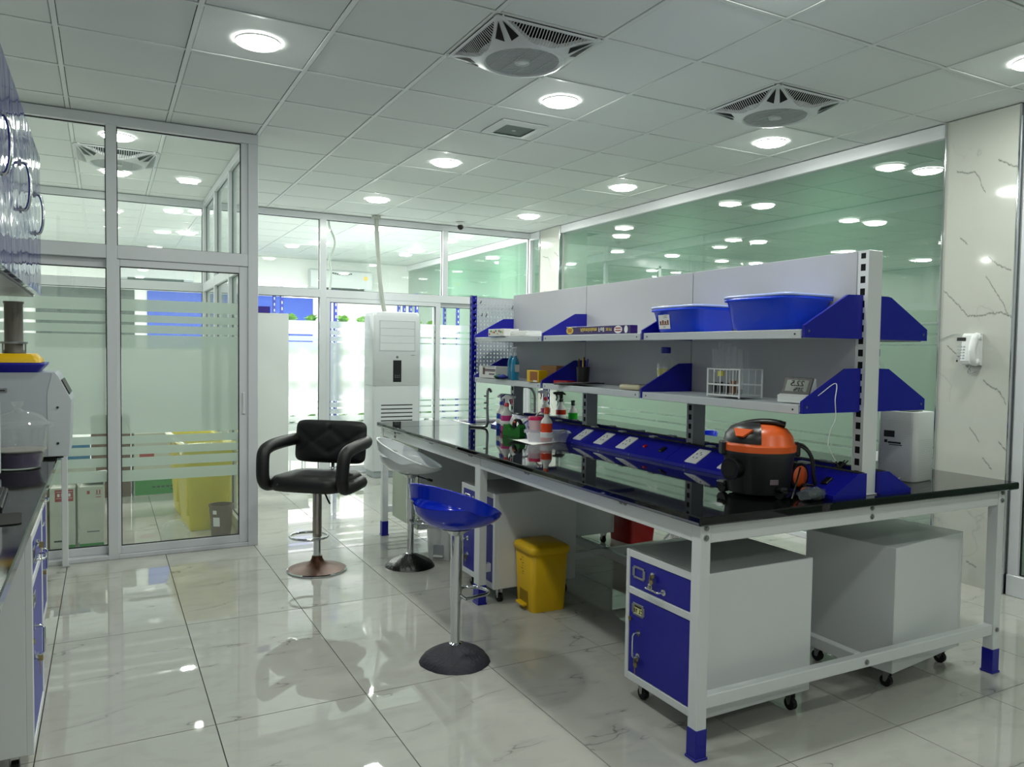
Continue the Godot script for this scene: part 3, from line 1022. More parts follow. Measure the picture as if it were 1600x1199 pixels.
func bench() -> void:
	var b := thing("lab_bench", "long white steel island bench frame with blue sleeves on its feet", "bench", BO, BT)
	var W := 1.815
	for w in [0.0, -1.87, -3.69]:
		for u in [0.0, W - 0.048]:
			var st := S()
			var ww := 0.05 if w != -1.87 else 0.07
			span(st, Vector3(u, 0.10, w - ww), Vector3(u + 0.048, 0.862, w), 0.003)
			var leg := put("leg", st, M.white_paint, b)
			st = S()
			span(st, Vector3(u - 0.0015, 0.006, w - ww - 0.0015), Vector3(u + 0.0495, 0.114, w + 0.0015), 0.002)
			span(st, Vector3(u - 0.005, 0.0, w - ww - 0.005), Vector3(u + 0.053, 0.010, w + 0.005), 0.002)
			put("foot_sleeve", st, M.blue_paint, leg, "blue plastic foot sleeve")
	for q in [["end_apron", 0.048, 0.79, -0.046, W - 0.048, 0.862, -0.004], ["end_apron", 0.048, 0.79, -3.738, W - 0.048, 0.862, -3.694], ["side_apron", 0.004, 0.79, -3.69, 0.046, 0.861, -0.05], ["side_apron", W - 0.046, 0.79, -3.69, W - 0.004, 0.861, -0.05], ["low_rail", 0.048, 0.182, -0.044, W - 0.048, 0.231, -0.006], ["low_rail", 0.048, 0.182, -1.925, W - 0.048, 0.231, -1.885], ["low_rail", 0.048, 0.182, -3.735, W - 0.048, 0.231, -3.697], ["stretcher", 0.88, 0.182, -3.69, 0.92, 0.231, -0.045], ["centre_post", 0.885, 0.231, -0.05, 0.925, 0.3, -0.0445]]:
		if q[0] == "centre_post":
			continue
		var st := S()
		span(st, Vector3(q[1], q[2], q[3]), Vector3(q[4], q[5], q[6]), 0.003)
		put(q[0], st, M.white_paint, b)
	var n := 0
	for p in [[0.024, 0.848], [0.024, 0.812], [0.905, 0.848], [0.905, 0.812], [1.79, 0.848], [1.79, 0.812], [0.905, 0.206], [1.79, 0.206]]:
		var st := S()
		bolt(st, Vector3(p[0], p[1], 0.0 if p[0] != 0.905 else -0.005), Vector3.BACK)
		put("bolt", st, M.steel, b)
	for w in [-0.45, -0.48, -1.28, -1.31, -1.98, -2.01, -2.62, -2.65, -3.28, -3.31]:
		var st := S()
		rod(st, Vector3(0.008, 0.865, w), Vector3(-0.010, 0.852, w), 0.008, 8)
		put("bolt", st, M.steel, b)
	for y in [0.845, 0.815]:
		var st := S()
		bolt(st, Vector3(0.003, y, -3.40), Vector3.LEFT)
		put("bolt", st, M.steel, b)

	var t := thing("worktop", "polished black granite worktop mirroring the rack above it", "worktop", BO + Basis(Vector3.UP, BT) * Vector3(0, 0.862, 0), BT)
	var st := S()
	var h := 0.033
	var us := [-0.028, 0.60, 1.06, 1.875]
	span(st, Vector3(us[0], 0, -3.345), Vector3(us[3], h, 0.028), 0.005)
	span(st, Vector3(us[0], 0, -3.765), Vector3(us[1], h, -3.345), 0.004)
	span(st, Vector3(us[2], 0, -3.765), Vector3(us[3], h, -3.345), 0.004)
	span(st, Vector3(us[1], 0, -3.765), Vector3(us[2], h, -3.725), 0.004)
	put("slab", st, M.granite, t)
	st = S()
	span(st, Vector3(us[0] - 0.001, 0.004, -3.76), Vector3(us[0] + 0.001, 0.012, 0.02), 0.0)
	put("edge_strip", st, M.steel, t)
	var sk := thing("sink", "small steel sink let into the far end of the black worktop", "sink", bw(0.83, 0.895, -3.535), BT)
	st = S()
	var o4 := rr(0.46, 0.38, 0.03, 0.002)
	loft(st, [rr(0.475, 0.395, 0.03, 0.0005), rr(0.47, 0.39, 0.03, 0.004), rr(0.43, 0.35, 0.04, 0.003), rr(0.42, 0.34, 0.05, -0.03), rr(0.38, 0.30, 0.06, -0.15), rr(0.1, 0.1, 0.04, -0.155)], false)
	put("bowl", st, M.steel, sk)
	st = S()
	lathe(st, [Vector2(0.0, -0.157), Vector2(0.05, -0.157), Vector2(0.06, -0.15)], 20)
	put("drain", st, M.chrome, sk)

func slotted(st: SurfaceTool, y0: float, y1: float, x: float, z0: float, z1: float, dirx: float, pitch := 0.05, hole := 0.028) -> void:
	# a strip in the plane x that faces dirx, with a column of slots; the body behind shows through them
	var zc := (z0 + z1) * 0.5
	var hw := (z1 - z0) * 0.22
	var y := y0
	var A := func(yy: float, zz: float) -> Vector3: return Vector3(x, yy, zz)
	var emit := func(ya: float, yb: float, za: float, zb: float) -> void:
		if dirx < 0:
			quad(st, A.call(ya, za), A.call(ya, zb), A.call(yb, zb), A.call(yb, za))
		else:
			quad(st, A.call(ya, zb), A.call(ya, za), A.call(yb, za), A.call(yb, zb))
	emit.call(y0, y1, z0, zc - hw)
	emit.call(y0, y1, zc + hw, z1)
	while y < y1:
		var top := minf(y + pitch - hole, y1)
		emit.call(y, top, zc - hw, zc + hw)
		y += pitch

func rack() -> void:
	var rk := thing("reagent_rack", "two-sided white reagent rack of grey boards and shelves running along the bench", "rack", bw(0.918, 0.895, 0), BT)
	var ps := [-0.062, -1.105, -2.145, -3.185]
	var top := 1.005
	for k in 4:
		var w: float = ps[k]
		var st := S()
		var hh := top if k == 0 else 0.40
		span(st, Vector3(-0.037, 0, w - 0.026), Vector3(0.037, hh, w + 0.026), 0.001)
		var p := put("post", st, M.white_paint if k == 0 else M.grey_paint, rk)
		st = S()
		span(st, Vector3(-0.0378, 0.002, w - 0.014), Vector3(0.0378, hh - 0.01, w + 0.014), 0.0)
		put("slot_backing", st, M.void, p)
		st = S()
		slotted(st, 0.0, hh, -0.041, w - 0.026, w + 0.026, -1)
		slotted(st, 0.0, hh, 0.041, w - 0.026, w + 0.026, 1)
		span(st, Vector3(-0.0415, 0, w + 0.0225), Vector3(0.0415, hh, w + 0.0265), 0.001)
		span(st, Vector3(-0.0415, 0, w - 0.0265), Vector3(0.0415, hh, w - 0.0225), 0.001)
		put("slotted_channel", st, M.white_paint if k == 0 else M.grey_paint, p)
		if k == 0:
			st = S()
			span(st, Vector3(-0.048, 0, w - 0.034), Vector3(0.048, 0.006, w + 0.034), 0.002)
			put("foot_plate", st, M.white_paint, rk)
	for k in 3:
		for y in [[0.35, 0.668], [0.671, top]]:
			var st := S()
			span(st, Vector3(-0.043, y[0], ps[k + 1] + 0.0025), Vector3(0.043, y[1], ps[k] - (0.028 if k == 0 else 0.0025)), 0.0015)
			put("back_panel", st, M.board, rk)
		for lv in 2:
			var y: float = [0.345, 0.645][lv]
			for sd in [-1.0, 1.0]:
				var st := S()
				var x0: float = 0.0445 * sd
				var x1: float = 0.368 * sd
				var wa: float = ps[k + 1] + 0.012
				var wb: float = ps[k] - 0.016
				box(st, Vector3((x0 + x1) / 2, y + 0.026, (wa + wb) / 2), Vector3(0.322, 0.006, wb - wa), 0.001)
				box(st, Vector3(x1 - 0.003 * sd, y + 0.012, (wa + wb) / 2), Vector3(0.006, 0.036, wb - wa), 0.0015)
				box(st, Vector3(x0 + 0.003 * sd, y + 0.014, (wa + wb) / 2), Vector3(0.004, 0.03, wb - wa), 0.001)
				var sh := put("shelf", st, M.pale_grey, rk)
				st = S()
				for w in [wa + 0.03, wb - 0.03]:
					rod(st, Vector3(x1, y + 0.012, w), Vector3(x1 + 0.0015 * sd, y + 0.012, w), 0.004, 10)
				put("rivet", st, M.dark_plastic, sh)
	for k in 4:
		for lv in 2:
			var y: float = [0.343, 0.643][lv]
			for sd in [-1.0, 1.0]:
				var st := S()
				var pl := []
				for v in [Vector2(0.043, 0), Vector2(0.372, 0), Vector2(0.372, 0.048), Vector2(0.13, 0.178), Vector2(0.043, 0.18)]:
					pl.append(Vector2(v.x * sd, v.y + y))
				var wc: float = ps[k] + (0.004 if k > 0 else 0.0)
				prism(st, pl, wc - 0.006, wc + 0.006)
				box(st, Vector3(0.2 * sd, y + 0.003, wc - 0.01), Vector3(0.33, 0.004, 0.018), 0.001)
				var bk := put("bracket", st, M.blue_paint, rk, "blue sloping shelf bracket")
				st = S()
				rod(st, Vector3(0.348 * sd, y + 0.026, wc + 0.006), Vector3(0.348 * sd, y + 0.026, wc + 0.0075), 0.005, 10)
				put("rivet", st, M.steel, bk)

	# blue posts with a perforated board, across the far end
	var pg := thing("pegboard_stand", "blue slotted posts carrying a white perforated board at the far end of the bench", "pegboard", Vector3(2.885, 0.895, -5.425), BT)
	for x in [-0.335, 0.335]:
		var st := S()
		var sg := signf(x)
		slotted(st, 0.0, 1.005, x - 0.021, -0.02, 0.02, -1, 0.045, 0.024)
		slotted(st, 0.0, 1.005, x + 0.021, -0.02, 0.02, 1, 0.045, 0.024)
		span(st, Vector3(x - 0.0215, 0, 0.017), Vector3(x - 0.012, 1.005, 0.0205), 0.001)
		span(st, Vector3(x + 0.012, 0, 0.017), Vector3(x + 0.0215, 1.005, 0.0205), 0.001)
		span(st, Vector3(x - 0.0215, 0, -0.0205), Vector3(x + 0.0215, 1.005, -0.017), 0.001)
		for i in 22:
			span(st, Vector3(x - 0.012, i * 0.0457, 0.017), Vector3(x + 0.012, i * 0.0457 + 0.022, 0.0205), 0.0)
		put("post", st, M.blue_paint, pg)
	for y in [[0.36, 0.66], [0.668, 0.99]]:
		var st := S()
		var nx := 21
		var ny := 10
		var x0 := -0.312
		var dx := 0.624 / nx
		var dy: float = (y[1] - y[0]) / ny
		for i in nx:
			for j in ny:
				var ax := x0 + i * dx
				var ay: float = y[0] + j * dy
				var hx := dx * 0.31
				var hy := dy * 0.31
				for zz in [0.004, -0.004]:
					var s4 := [[ax, ay, ax + dx, ay + hy], [ax, ay + dy - hy, ax + dx, ay + dy], [ax, ay + hy, ax + hx, ay + dy - hy], [ax + dx - hx, ay + hy, ax + dx, ay + dy - hy]]
					for q in s4:
						if zz > 0:
							quad(st, Vector3(q[0], q[1], zz), Vector3(q[2], q[1], zz), Vector3(q[2], q[3], zz), Vector3(q[0], q[3], zz))
						else:
							quad(st, Vector3(q[2], q[1], zz), Vector3(q[0], q[1], zz), Vector3(q[0], q[3], zz), Vector3(q[2], q[3], zz))
		span(st, Vector3(x0 - 0.002, y[0] - 0.004, -0.005), Vector3(-x0 + 0.002, y[0], 0.005), 0.0)
		span(st, Vector3(x0 - 0.002, y[1], -0.005), Vector3(-x0 + 0.002, y[1] + 0.004, 0.005), 0.0)
		put("perforated_board", st, M.pale_grey, pg)
	for p in [[-0.28, 0.95], [-0.27, 0.85], [-0.23, 0.85], [0.0, 0.92], [0.03, 0.92]]:
		var st := S()
		tube(st, [Vector3(p[0], p[1], 0.004), Vector3(p[0], p[1], 0.02), Vector3(p[0], p[1] + 0.018, 0.026)], 0.003, 6)
		put("hook", st, M.dark_plastic, pg)

	# blue sloped power trunking on both sides of the posts
	for sd in [-1.0, 1.0]:
		var tr := thing("power_trunking", "blue sloped power trunking along the near foot of the rack, with white sockets" if sd < 0 else "blue sloped power trunking on the far side of the rack posts", "power trunking", bw(0.918, 0.895, 0), BT, "power trunking")
		var face0 := Vector2(0.232, 0.016)
		var face1 := Vector2(0.092, 0.096)
		for k in 3:
			var wa: float = [-0.01, -1.08, -2.13][k]
			var wb: float = [-1.077, -2.127, -3.16][k]
			var st := S()
			var pl := []
			for v in [Vector2(0.044, 0.0), Vector2(0.232, 0.0), face0, face1, Vector2(0.044, 0.096)]:
				pl.append(Vector2(v.x * sd, v.y))
			prism(st, pl, wb, wa)
			var body := put("trunking_body", st, M.blue_paint, tr)
			# the lip, the screws and the black top gap
			st = S()
			span(st, Vector3(0.229 * sd, 0.0, wb), Vector3(0.236 * sd, 0.018, wa), 0.001)
			put("lip", st, M.blue_paint, body)
			st = S()
			span(st, Vector3(0.046 * sd, 0.0965, wb + 0.01), Vector3(0.085 * sd, 0.0985, wa - 0.01), 0.0)
			put("top_gap", st, M.void, body)
			var dirv := Vector3((face1.x - face0.x) * sd, face1.y - face0.y, 0).normalized()
			var nrm := Vector3(dirv.y * sd, -dirv.x * sd, 0)
			if nrm.y < 0:
				nrm = -nrm
			var bs := Basis(Vector3.BACK * -sd, dirv, nrm)
			if bs.determinant() < 0:
				bs.x = -bs.x
			var mid := Vector3((face0.x + face1.x) * 0.5 * sd, (face0.y + face1.y) * 0.5, 0)
			for f in ([0.42, 0.65, 0.885] if k < 2 else [0.45, 0.68]):
				var c: Vector3 = mid + Vector3(0, 0, wa - f) + nrm * 0.002
				st = S()
				box(st, c, Vector3(0.086, 0.118, 0.008), 0.003, bs)
				var pt := put("socket", st, M.white_plastic, tr, "white socket plate")
				st = S()
				for hx in [[-0.016, 0.012], [0.016, 0.012], [0.0, 0.026], [-0.013, -0.018], [0.013, -0.018]]:
					box(st, c + bs * Vector3(hx[0], hx[1], 0.0041), Vector3(0.006, 0.010, 0.001), 0.0, bs)
				put("socket_hole", st, M.void, pt)
			for f in [[0.25, "red", "red rocker switch"], [0.095, "black_plastic", "black rocker switch"]]:
				var c: Vector3 = mid + Vector3(0, 0, wa - f[0]) + nrm * 0.003
				st = S()
				box(st, c, Vector3(0.022 if f[1] == "red" else 0.03, 0.022 if f[1] == "red" else 0.045, 0.012), 0.003, bs)
				put("switch", st, M[f[1]], tr, f[2])
			for f in [0.3, 0.6, 0.9]:
				st = S()
				box(st, Vector3(0.068 * sd, 0.102, wa - f), Vector3(0.03, 0.010, 0.05), 0.002)
				put("top_clip", st, M.grey_paint, tr)
				st = S()
				rod(st, Vector3(0.236 * sd, 0.009, wa - f), Vector3(0.238 * sd, 0.009, wa - f), 0.004, 8)
				put("screw", st, M.steel, tr)

# ---------- things on the rack shelves
func carton(called: String, label: String, cat: String, at: Vector3, s: Vector3, turn: float, m: Material, group := "") -> Node3D:
	var o := thing(called, label, cat, at, turn, group)
	var st := S()
	box(st, Vector3(0, s.y / 2, 0), s, 0.002)
	put("body", st, m, o)
	return o

func strip(o: Node, called: String, m: Material, c: Vector3, s: Vector3, turn := 0.0) -> void:
	var st := S()
	box(st, c, s, 0.0, Basis(Vector3.UP, turn))
	put(called, st, m, o)

func basin(label: String, at: Vector3, l: float, w: float, h: float, turn: float) -> Node3D:
	var o := thing("plastic_basin", label, "basin", at, turn, "blue plastic basins")
	var st := S()
	var r := 0.05
	loft(st, [rr(l * 0.78, w * 0.78, r, 0.0), rr(l * 0.84, w * 0.84, r, 0.005), rr(l * 0.97, w * 0.96, r, h - 0.014), rr(l * 1.02, w * 1.02, r, h - 0.012), rr(l * 1.02, w * 1.02, r, h), rr(l * 0.955, w * 0.95, r, h - 0.003), rr(l * 0.83, w * 0.83, r, 0.008)], true)
	put("tub", st, M.basin, o)
	st = S()
	loft(st, [rr(l * 0.95, w * 0.95, r, h + 0.001), rr(l * 1.03, w * 1.03, r, h + 0.001), rr(l * 1.03, w * 1.03, r, h + 0.010), rr(l * 0.96, w * 0.96, r, h + 0.014)], true)
	put("lid", st, M.lid_clear, o)
	return o

func pump_bottle(label: String, at: Vector3, h: float) -> void:
	var o := thing("sanitiser_bottle", label, "bottle", at, 0.3, "sanitiser bottles")
	var st := S()
	loft(st, [rr(0.05, 0.034, 0.014, 0.0), rr(0.056, 0.038, 0.016, 0.006), rr(0.056, 0.038, 0.016, h * 0.52), rr(0.048, 0.034, 0.016, h * 0.62), rr(0.022, 0.022, 0.0105, h * 0.70), rr(0.02, 0.02, 0.0095, h * 0.74)], true)
	put("body", st, M.water_blue, o)
	st = S()
	lathe(st, [Vector2(0, h * 0.74), Vector2(0.012, h * 0.74), Vector2(0.012, h * 0.82), Vector2(0.005, h * 0.83), Vector2(0.005, h * 0.94), Vector2(0.012, h * 0.95), Vector2(0.012, h), Vector2(0, h)], 16)
	rod(st, Vector3(0, h * 0.975, 0), Vector3(-0.035, h * 0.96, 0.0), 0.005, 8)
	put("pump", st, M.pump_clear, o)
	st = S()
	box(st, Vector3(0, h * 0.36, 0.0194), Vector3(0.042, h * 0.22, 0.0006), 0.0)
	put("paper_label", st, M.paper, o)

func shelf_items() -> void:
	var U := 1.5735
	var L := 1.273
	var b := basin("shallow blue basin with a square picture label, left of the two on the upper shelf", Vector3(2.583, U, -2.915), 0.375, 0.295, 0.115, PI / 2 - 0.03)
	var st := S()
	var lt := Transform3D(Basis(Vector3.UP, -PI / 2 * 2) * Basis(Vector3.RIGHT, 0.14), Vector3(0, 0, 0))
	lt = Transform3D(Basis(Vector3.UP, PI) * Basis(Vector3.RIGHT, 0.13), Vector3(0.075, 0.056, -0.1345))
	box(st, lt.origin, Vector3(0.088, 0.080, 0.0008), 0.0, lt.basis)
	var lb := put("picture_label", st, M.paper, b, "white label with a small coloured picture")
	st = S()
	for k in 4:
		box(st, lt * Vector3(-0.028 + 0.019 * k, -0.008 + 0.002 * (k % 2), 0.0007), Vector3(0.012, 0.014 + 0.004 * (k % 2), 0.0008), 0.0, lt.basis)
	box(st, lt * Vector3(0, -0.018, 0.0007), Vector3(0.074, 0.004, 0.0008), 0.0, lt.basis)
	put("print", st, mat("print_brown", Color(0.45, 0.20, 0.10), 0.6), lb)
	for k in 4:
		st = S()
		if k < 3:
			box(st, lt * Vector3(0.012, 0.030 - 0.007 * k, 0.0007), Vector3(0.026, 0.004, 0.0008), 0.0, lt.basis)
		else:
			box(st, lt * Vector3(0, -0.030, 0.0007), Vector3(0.012, 0.008, 0.0008), 0.0, lt.basis)
		put("print", st, M.grey_paint, lb)
	basin("deeper blue basin with a pale clear lid, at the near end of the upper shelf", Vector3(2.583, U, -2.395), 0.375, 0.30, 0.138, PI / 2)
	# foil carton, printed side towards us and upside down
	var f := carton("foil_carton", "long purple kitchen foil carton lying upside down on the upper shelf", "carton", Vector3(2.50, U, -3.62), Vector3(0.60, 0.046, 0.05), -PI / 2 + 0.05, mat("purple", Color(0.17, 0.07, 0.36), 0.35))
	var face := Transform3D(Basis(Vector3.RIGHT, PI), Vector3(0, 0.023, 0.0258))
	letters("lettering", "Aluminium", 0.030, mat("print_yellow", Color(0.85, 0.74, 0.25), 0.5), f, face * Transform3D(Basis.IDENTITY, Vector3(-0.075, -0.003, 0)))
	letters("lettering", "Foil", 0.032, M.paper, f, face * Transform3D(Basis.IDENTITY, Vector3(0.045, -0.003, 0)))
	letters("lettering", "25 FT", 0.022, M.print_yellow, f, face * Transform3D(Basis.IDENTITY, Vector3(0.112, -0.003, 0)))
	for q in [[-0.262, 0.072, "print_yellow"], [0.195, 0.07, "paper"], [0.262, 0.03, "paper"]]:
		st = S()
		loft(st, [oval(Vector3(q[0], 0.023, 0.0252), q[1] * 0.5, 0.021), oval(Vector3(q[0], 0.023, 0.0258), q[1] * 0.5, 0.021)], true)
		put("badge", st, M[q[2]], f)
	for q in [[0.195, 0.030, 0.046], [0.195, 0.017, 0.050], [-0.262, 0.028, 0.046], [-0.262, 0.017, 0.040]]:
		strip(f, "print", M.red_ink, Vector3(q[0], q[1], 0.0261), Vector3(q[2], 0.006, 0.0006))
	# tissue box with a floral print and two white packs
	f = carton("tissue_box", "flat white tissue box with a floral print at the far end of the upper shelf", "box", Vector3(2.50, U, -4.82), Vector3(0.24, 0.052, 0.12), -PI / 2, M.paper)
	for k in 9:
		st = S()
		var c := Vector3(-0.10 + 0.025 * k, 0.016 + 0.022 * absf(sin(k * 1.9)), 0.0603)
		loft(st, [oval(c, 0.011, 0.007), oval(c + Vector3(0, 0, 0.0006), 0.011, 0.007)], true)
		put("flower", st, M[["red_ink", "print_green", "print_yellow"][k % 3]], f)
	carton("paper_pack", "white paper pack lying beside the floral tissue box", "paper pack", Vector3(2.54, U, -4.55), Vector3(0.22, 0.022, 0.14), -PI / 2, M.paper)
	carton("paper_pack", "thin white pack on top of the other paper pack by the tissue box", "paper pack", Vector3(2.54, U + 0.023, -4.56), Vector3(0.20, 0.012, 0.12), -PI / 2 + 0.08, M.white_plastic)
	# lower shelf, from the far end
	f = carton("glove_box", "white and dark glove box at the far end of the lower shelf", "box", Vector3(2.52, L, -4.98), Vector3(0.27, 0.085, 0.13), -PI / 2, M.paper)
	strip(f, "print", mat("print_grey", Color(0.42, 0.36, 0.40), 0.6), Vector3(0.045, 0.058, 0.0652), Vector3(0.17, 0.02, 0.0008))
	strip(f, "print", M.ink, Vector3(0.02, 0.082, 0.0652), Vector3(0.20, 0.004, 0.0008))
	strip(f, "print", mat("maroon", Color(0.28, 0.05, 0.08), 0.6), Vector3(-0.055, 0.05, 0.0652), Vector3(0.035, 0.05, 0.0008))
	strip(f, "print", M.print_grey, Vector3(0.075, 0.03, 0.0652), Vector3(0.09, 0.012, 0.0008))
	pump_bottle("blue hand sanitiser bottle beside the glove box, further of the two", Vector3(2.515, L, -4.72), 0.225)
	pump_bottle("blue hand sanitiser bottle with more label showing, nearer of the two", Vector3(2.47, L, -4.58), 0.225)
	var cl := thing("tangled_cloth", "small crumpled green and blue cloth before the sanitiser bottles", "cloth", Vector3(2.445, L, -4.74))
	for k in 2:
		st = S()
		var rings := []
		for i in 7:
			var t := float(i) / 6
			var ring := PackedVector3Array()
			for a in 12:
				var an := TAU * a / 12
				var rad := 0.032 * sin(PI * clampf(t * 0.9 + 0.08, 0, 1)) * (1.0 + 0.25 * sin(an * 3 + k * 2 + i))
				ring.append(Vector3(cos(an) * rad + 0.0, 0.002 + t * 0.034, -sin(an) * rad * 1.3 + (k * 0.07 - 0.04)))
			rings.append(ring)
		loft(st, rings, true)
		put("fold", st, mat("cloth_green", Color(0.03, 0.30, 0.24), 0.8) if k == 0 else mat("cloth_blue", Color(0.05, 0.10, 0.45), 0.8), cl)
	f = carton("tea_carton", "small yellow and orange carton on the lower shelf edge", "carton", Vector3(2.472, L, -4.285), Vector3(0.13, 0.075, 0.07), -PI / 2 + 0.1, M.yellow)
	strip(f, "print", mat("amber", Color(0.55, 0.30, 0.02), 0.4), Vector3(0.014, 0.038, 0.0352), Vector3(0.085, 0.06, 0.0008))
	strip(f, "print", M.paper, Vector3(0.03, 0.006, 0.0354), Vector3(0.04, 0.011, 0.0008))
	carton("kraft_carton", "plain brown carton against the board on the lower shelf", "carton", Vector3(2.63, L, -4.315), Vector3(0.20, 0.105, 0.11), -PI / 2, M.kraft)
	carton("red_case", "thin dark red case lying behind the yellow carton", "case", Vector3(2.53, L, -4.04), Vector3(0.13, 0.018, 0.07), -PI / 2 + 0.2, M.red)
	var ph := thing("pen_holder", "black mesh pen holder full of pens on the lower shelf", "pen holder", Vector3(2.62, L, -3.97))
	st = S()
	lathe(st, [Vector2(0, 0.002), Vector2(0.038, 0), Vector2(0.042, 0.105), Vector2(0.039, 0.105), Vector2(0.036, 0.006)], 20)
	put("cup", st, M.black_plastic, ph)
	for k in 6:
		st = S()
		var a := k * 1.1
		rod(st, Vector3(cos(a) * 0.012, 0.01, sin(a) * 0.012), Vector3(cos(a) * 0.034, 0.145 + 0.01 * (k % 3), sin(a) * 0.034), 0.0042, 8)
		put("pen", st, [M.black_plastic, M.blue_paint, M.yellow, M.black_plastic, M.kraft, M.dark_plastic][k], ph)
	var cb := thing("clipboard", "black clipboard with papers lying on the lower shelf before the pen holder", "clipboard", Vector3(2.52, L, -3.86), -PI / 2 + 0.25)
	st = S()
	box(st, Vector3(0, 0.006, 0), Vector3(0.26, 0.008, 0.17), 0.002, Basis(Vector3.BACK, 0.04))
	put("board", st, M.black_plastic, cb)
	st = S()
	box(st, Vector3(-0.01, 0.0125, 0), Vector3(0.22, 0.004, 0.145), 0.001, Basis(Vector3.BACK, 0.04))
	put("papers", st, M.print_grey, cb)
	var sc := thing("weighing_scale", "flat cream pocket scale lying on the lower shelf", "scale", Vector3(2.53, L, -3.30), -PI / 2)
	st = S()
	loft(st, [rr(0.17, 0.12, 0.012, 0.0), rr(0.175, 0.125, 0.012, 0.004), rr(0.172, 0.122, 0.012, 0.022), rr(0.16, 0.11, 0.012, 0.026)], true)
	put("body", st, mat("cream", Color(0.72, 0.69, 0.58), 0.4), sc)
	st = S()
	box(st, Vector3(0.02, 0.0275, 0), Vector3(0.10, 0.003, 0.09), 0.001)
	put("plate", st, M.steel, sc)
	# reagent bottle, half full
	var rb := thing("reagent_bottle", "glass reagent bottle with blue cap and yellow liquid on the lower shelf", "bottle", Vector3(2.62, L, -3.18), 0.0, "reagent bottles")
	st = S()
	lathe(st, [Vector2(0, 0), Vector2(0.045, 0), Vector2(0.049, 0.006), Vector2(0.049, 0.14), Vector2(0.04, 0.165), Vector2(0.021, 0.18), Vector2(0.019, 0.20), Vector2(0.016, 0.20), Vector2(0.018, 0.18), Vector2(0.037, 0.162), Vector2(0.046, 0.138), Vector2(0.046, 0.006), Vector2(0, 0.004)], 28)
	put("glass", st, M.clear, rb)
	st = S()
	lathe(st, [Vector2(0, 0.005), Vector2(0.0455, 0.006), Vector2(0.0455, 0.115), Vector2(0, 0.115)], 24)
	put("liquid", st, glassy("oil", Color(0.62, 0.60, 0.04), 0.72), rb)
	st = S()
	lathe(st, [Vector2(0, 0.196), Vector2(0.026, 0.196), Vector2(0.026, 0.226), Vector2(0.023, 0.229), Vector2(0, 0.229)], 24)
	put("cap", st, M.blue_paint, rb)
	dup(rb, Vector3(3.02, L, -2.24), 0.0, "reagent bottle with a blue cap behind the near rack post")
	# test tube rack with tubes
	var at := Vector3(2.53, L, -2.585)
	var tr := thing("tube_rack", "white test tube rack with clear end plates on the lower shelf", "tube rack", at, -PI / 2)
	st = S()
	for x in [-0.100, 0.100]:
		for z in [-0.068, 0.068]:
			box(st, Vector3(x, 0.065, z), Vector3(0.008, 0.13, 0.006), 0.001)
	for z in [-0.068, 0.068]:
		for y in [0.010, 0.058, 0.1275]:
			box(st, Vector3(0, y, z), Vector3(0.2, 0.008 if y < 0.1 else 0.005, 0.005), 0.001)
		for i in 4:
			box(st, Vector3(-0.06 + 0.04 * i, 0.07, z), Vector3(0.003, 0.12, 0.003), 0.0)
	box(st, Vector3(0, 0.008, 0), Vector3(0.196, 0.004, 0.136), 0.001)
	put("frame", st, M.white_paint, tr)
	for x in [-0.099, 0.099]:
		st = S()
		box(st, Vector3(x, 0.068, 0), Vector3(0.003, 0.12, 0.13), 0.0)
		put("end_plate", st, M.rack_clear, tr)
	for i in 7:
		var front := i < 5
		var off := Vector3(-0.08 + 0.04 * i, 0.0105, 0.045) if front else Vector3(0.0 + 0.04 * (i - 5), 0.0105, -0.03)
		var tt := thing("test_tube", ["test tube with dark liquid, front row, furthest from us", "test tube with a yellow sticker, front row", "test tube with dark liquid in the middle of the front row", "test tube with amber liquid, front row", "clear test tube at the near end of the front row", "empty test tube in the rear row, the left one", "empty test tube in the rear row, the right one"][i], "test tube", at + Basis(Vector3.UP, -PI / 2) * off, 0.0, "test tubes")
		st = S()
		var hh := 0.205 + 0.012 * ((i * 3) % 4) - (0.0 if front else 0.03)
		lathe(st, [Vector2(0, 0), Vector2(0.009, 0.003), Vector2(0.0135, 0.014), Vector2(0.0135, hh), Vector2(0.016, hh + 0.003)], 16)
		put("glass", st, M.clear, tt)
		if front:
			st = S()
			var fl: float = [0.055, 0.058, 0.055, 0.066, 0.03][i]
			lathe(st, [Vector2(0, 0.003), Vector2(0.0115, 0.012), Vector2(0.0115, fl), Vector2(0, fl)], 14)
			put("liquid", st, M.amber if i == 3 else M.black_plastic, tt)
			if i == 1:
				st = S()
				lathe(st, [Vector2(0.0141, 0.085), Vector2(0.0143, 0.085), Vector2(0.0143, 0.108), Vector2(0.0141, 0.108)], 16)
				put("sticker", st, mat("sticky", Color(0.85, 0.82, 0.35), 0.6), tt)
	# thermometer clock
	var tc := thing("digital_clock", "white digital thermometer clock with a grey screen at the near end of the shelf", "clock", Vector3(2.535, L, -2.225), -PI / 2 + 0.1)
	st = S()
	prism(st, [Vector2(-0.03, 0), Vector2(0.045, 0), Vector2(0.047, 0.028), Vector2(0.02, 0.036), Vector2(-0.010, 0.10), Vector2(-0.018, 0.098)], -0.068, 0.068, Transform3D(Basis(Vector3.UP, -PI / 2), Vector3.ZERO))
	put("case", st, M.white_plastic, tc)
	var cbs := Basis(Vector3.RIGHT, -0.38)
	var cc := Vector3(0, 0.066, 0.0095)
	st = S()
	box(st, cc, Vector3(0.136, 0.078, 0.006), 0.002, cbs)
	put("bezel", st, M.black_plastic, tc)
	st = S()
	box(st, cc + cbs * Vector3(0, 0.002, 0.0032), Vector3(0.104, 0.050, 0.001), 0.0, cbs)
	var scr := put("screen", st, mat("lcd", Color(0.30, 0.35, 0.31), 0.25), tc)
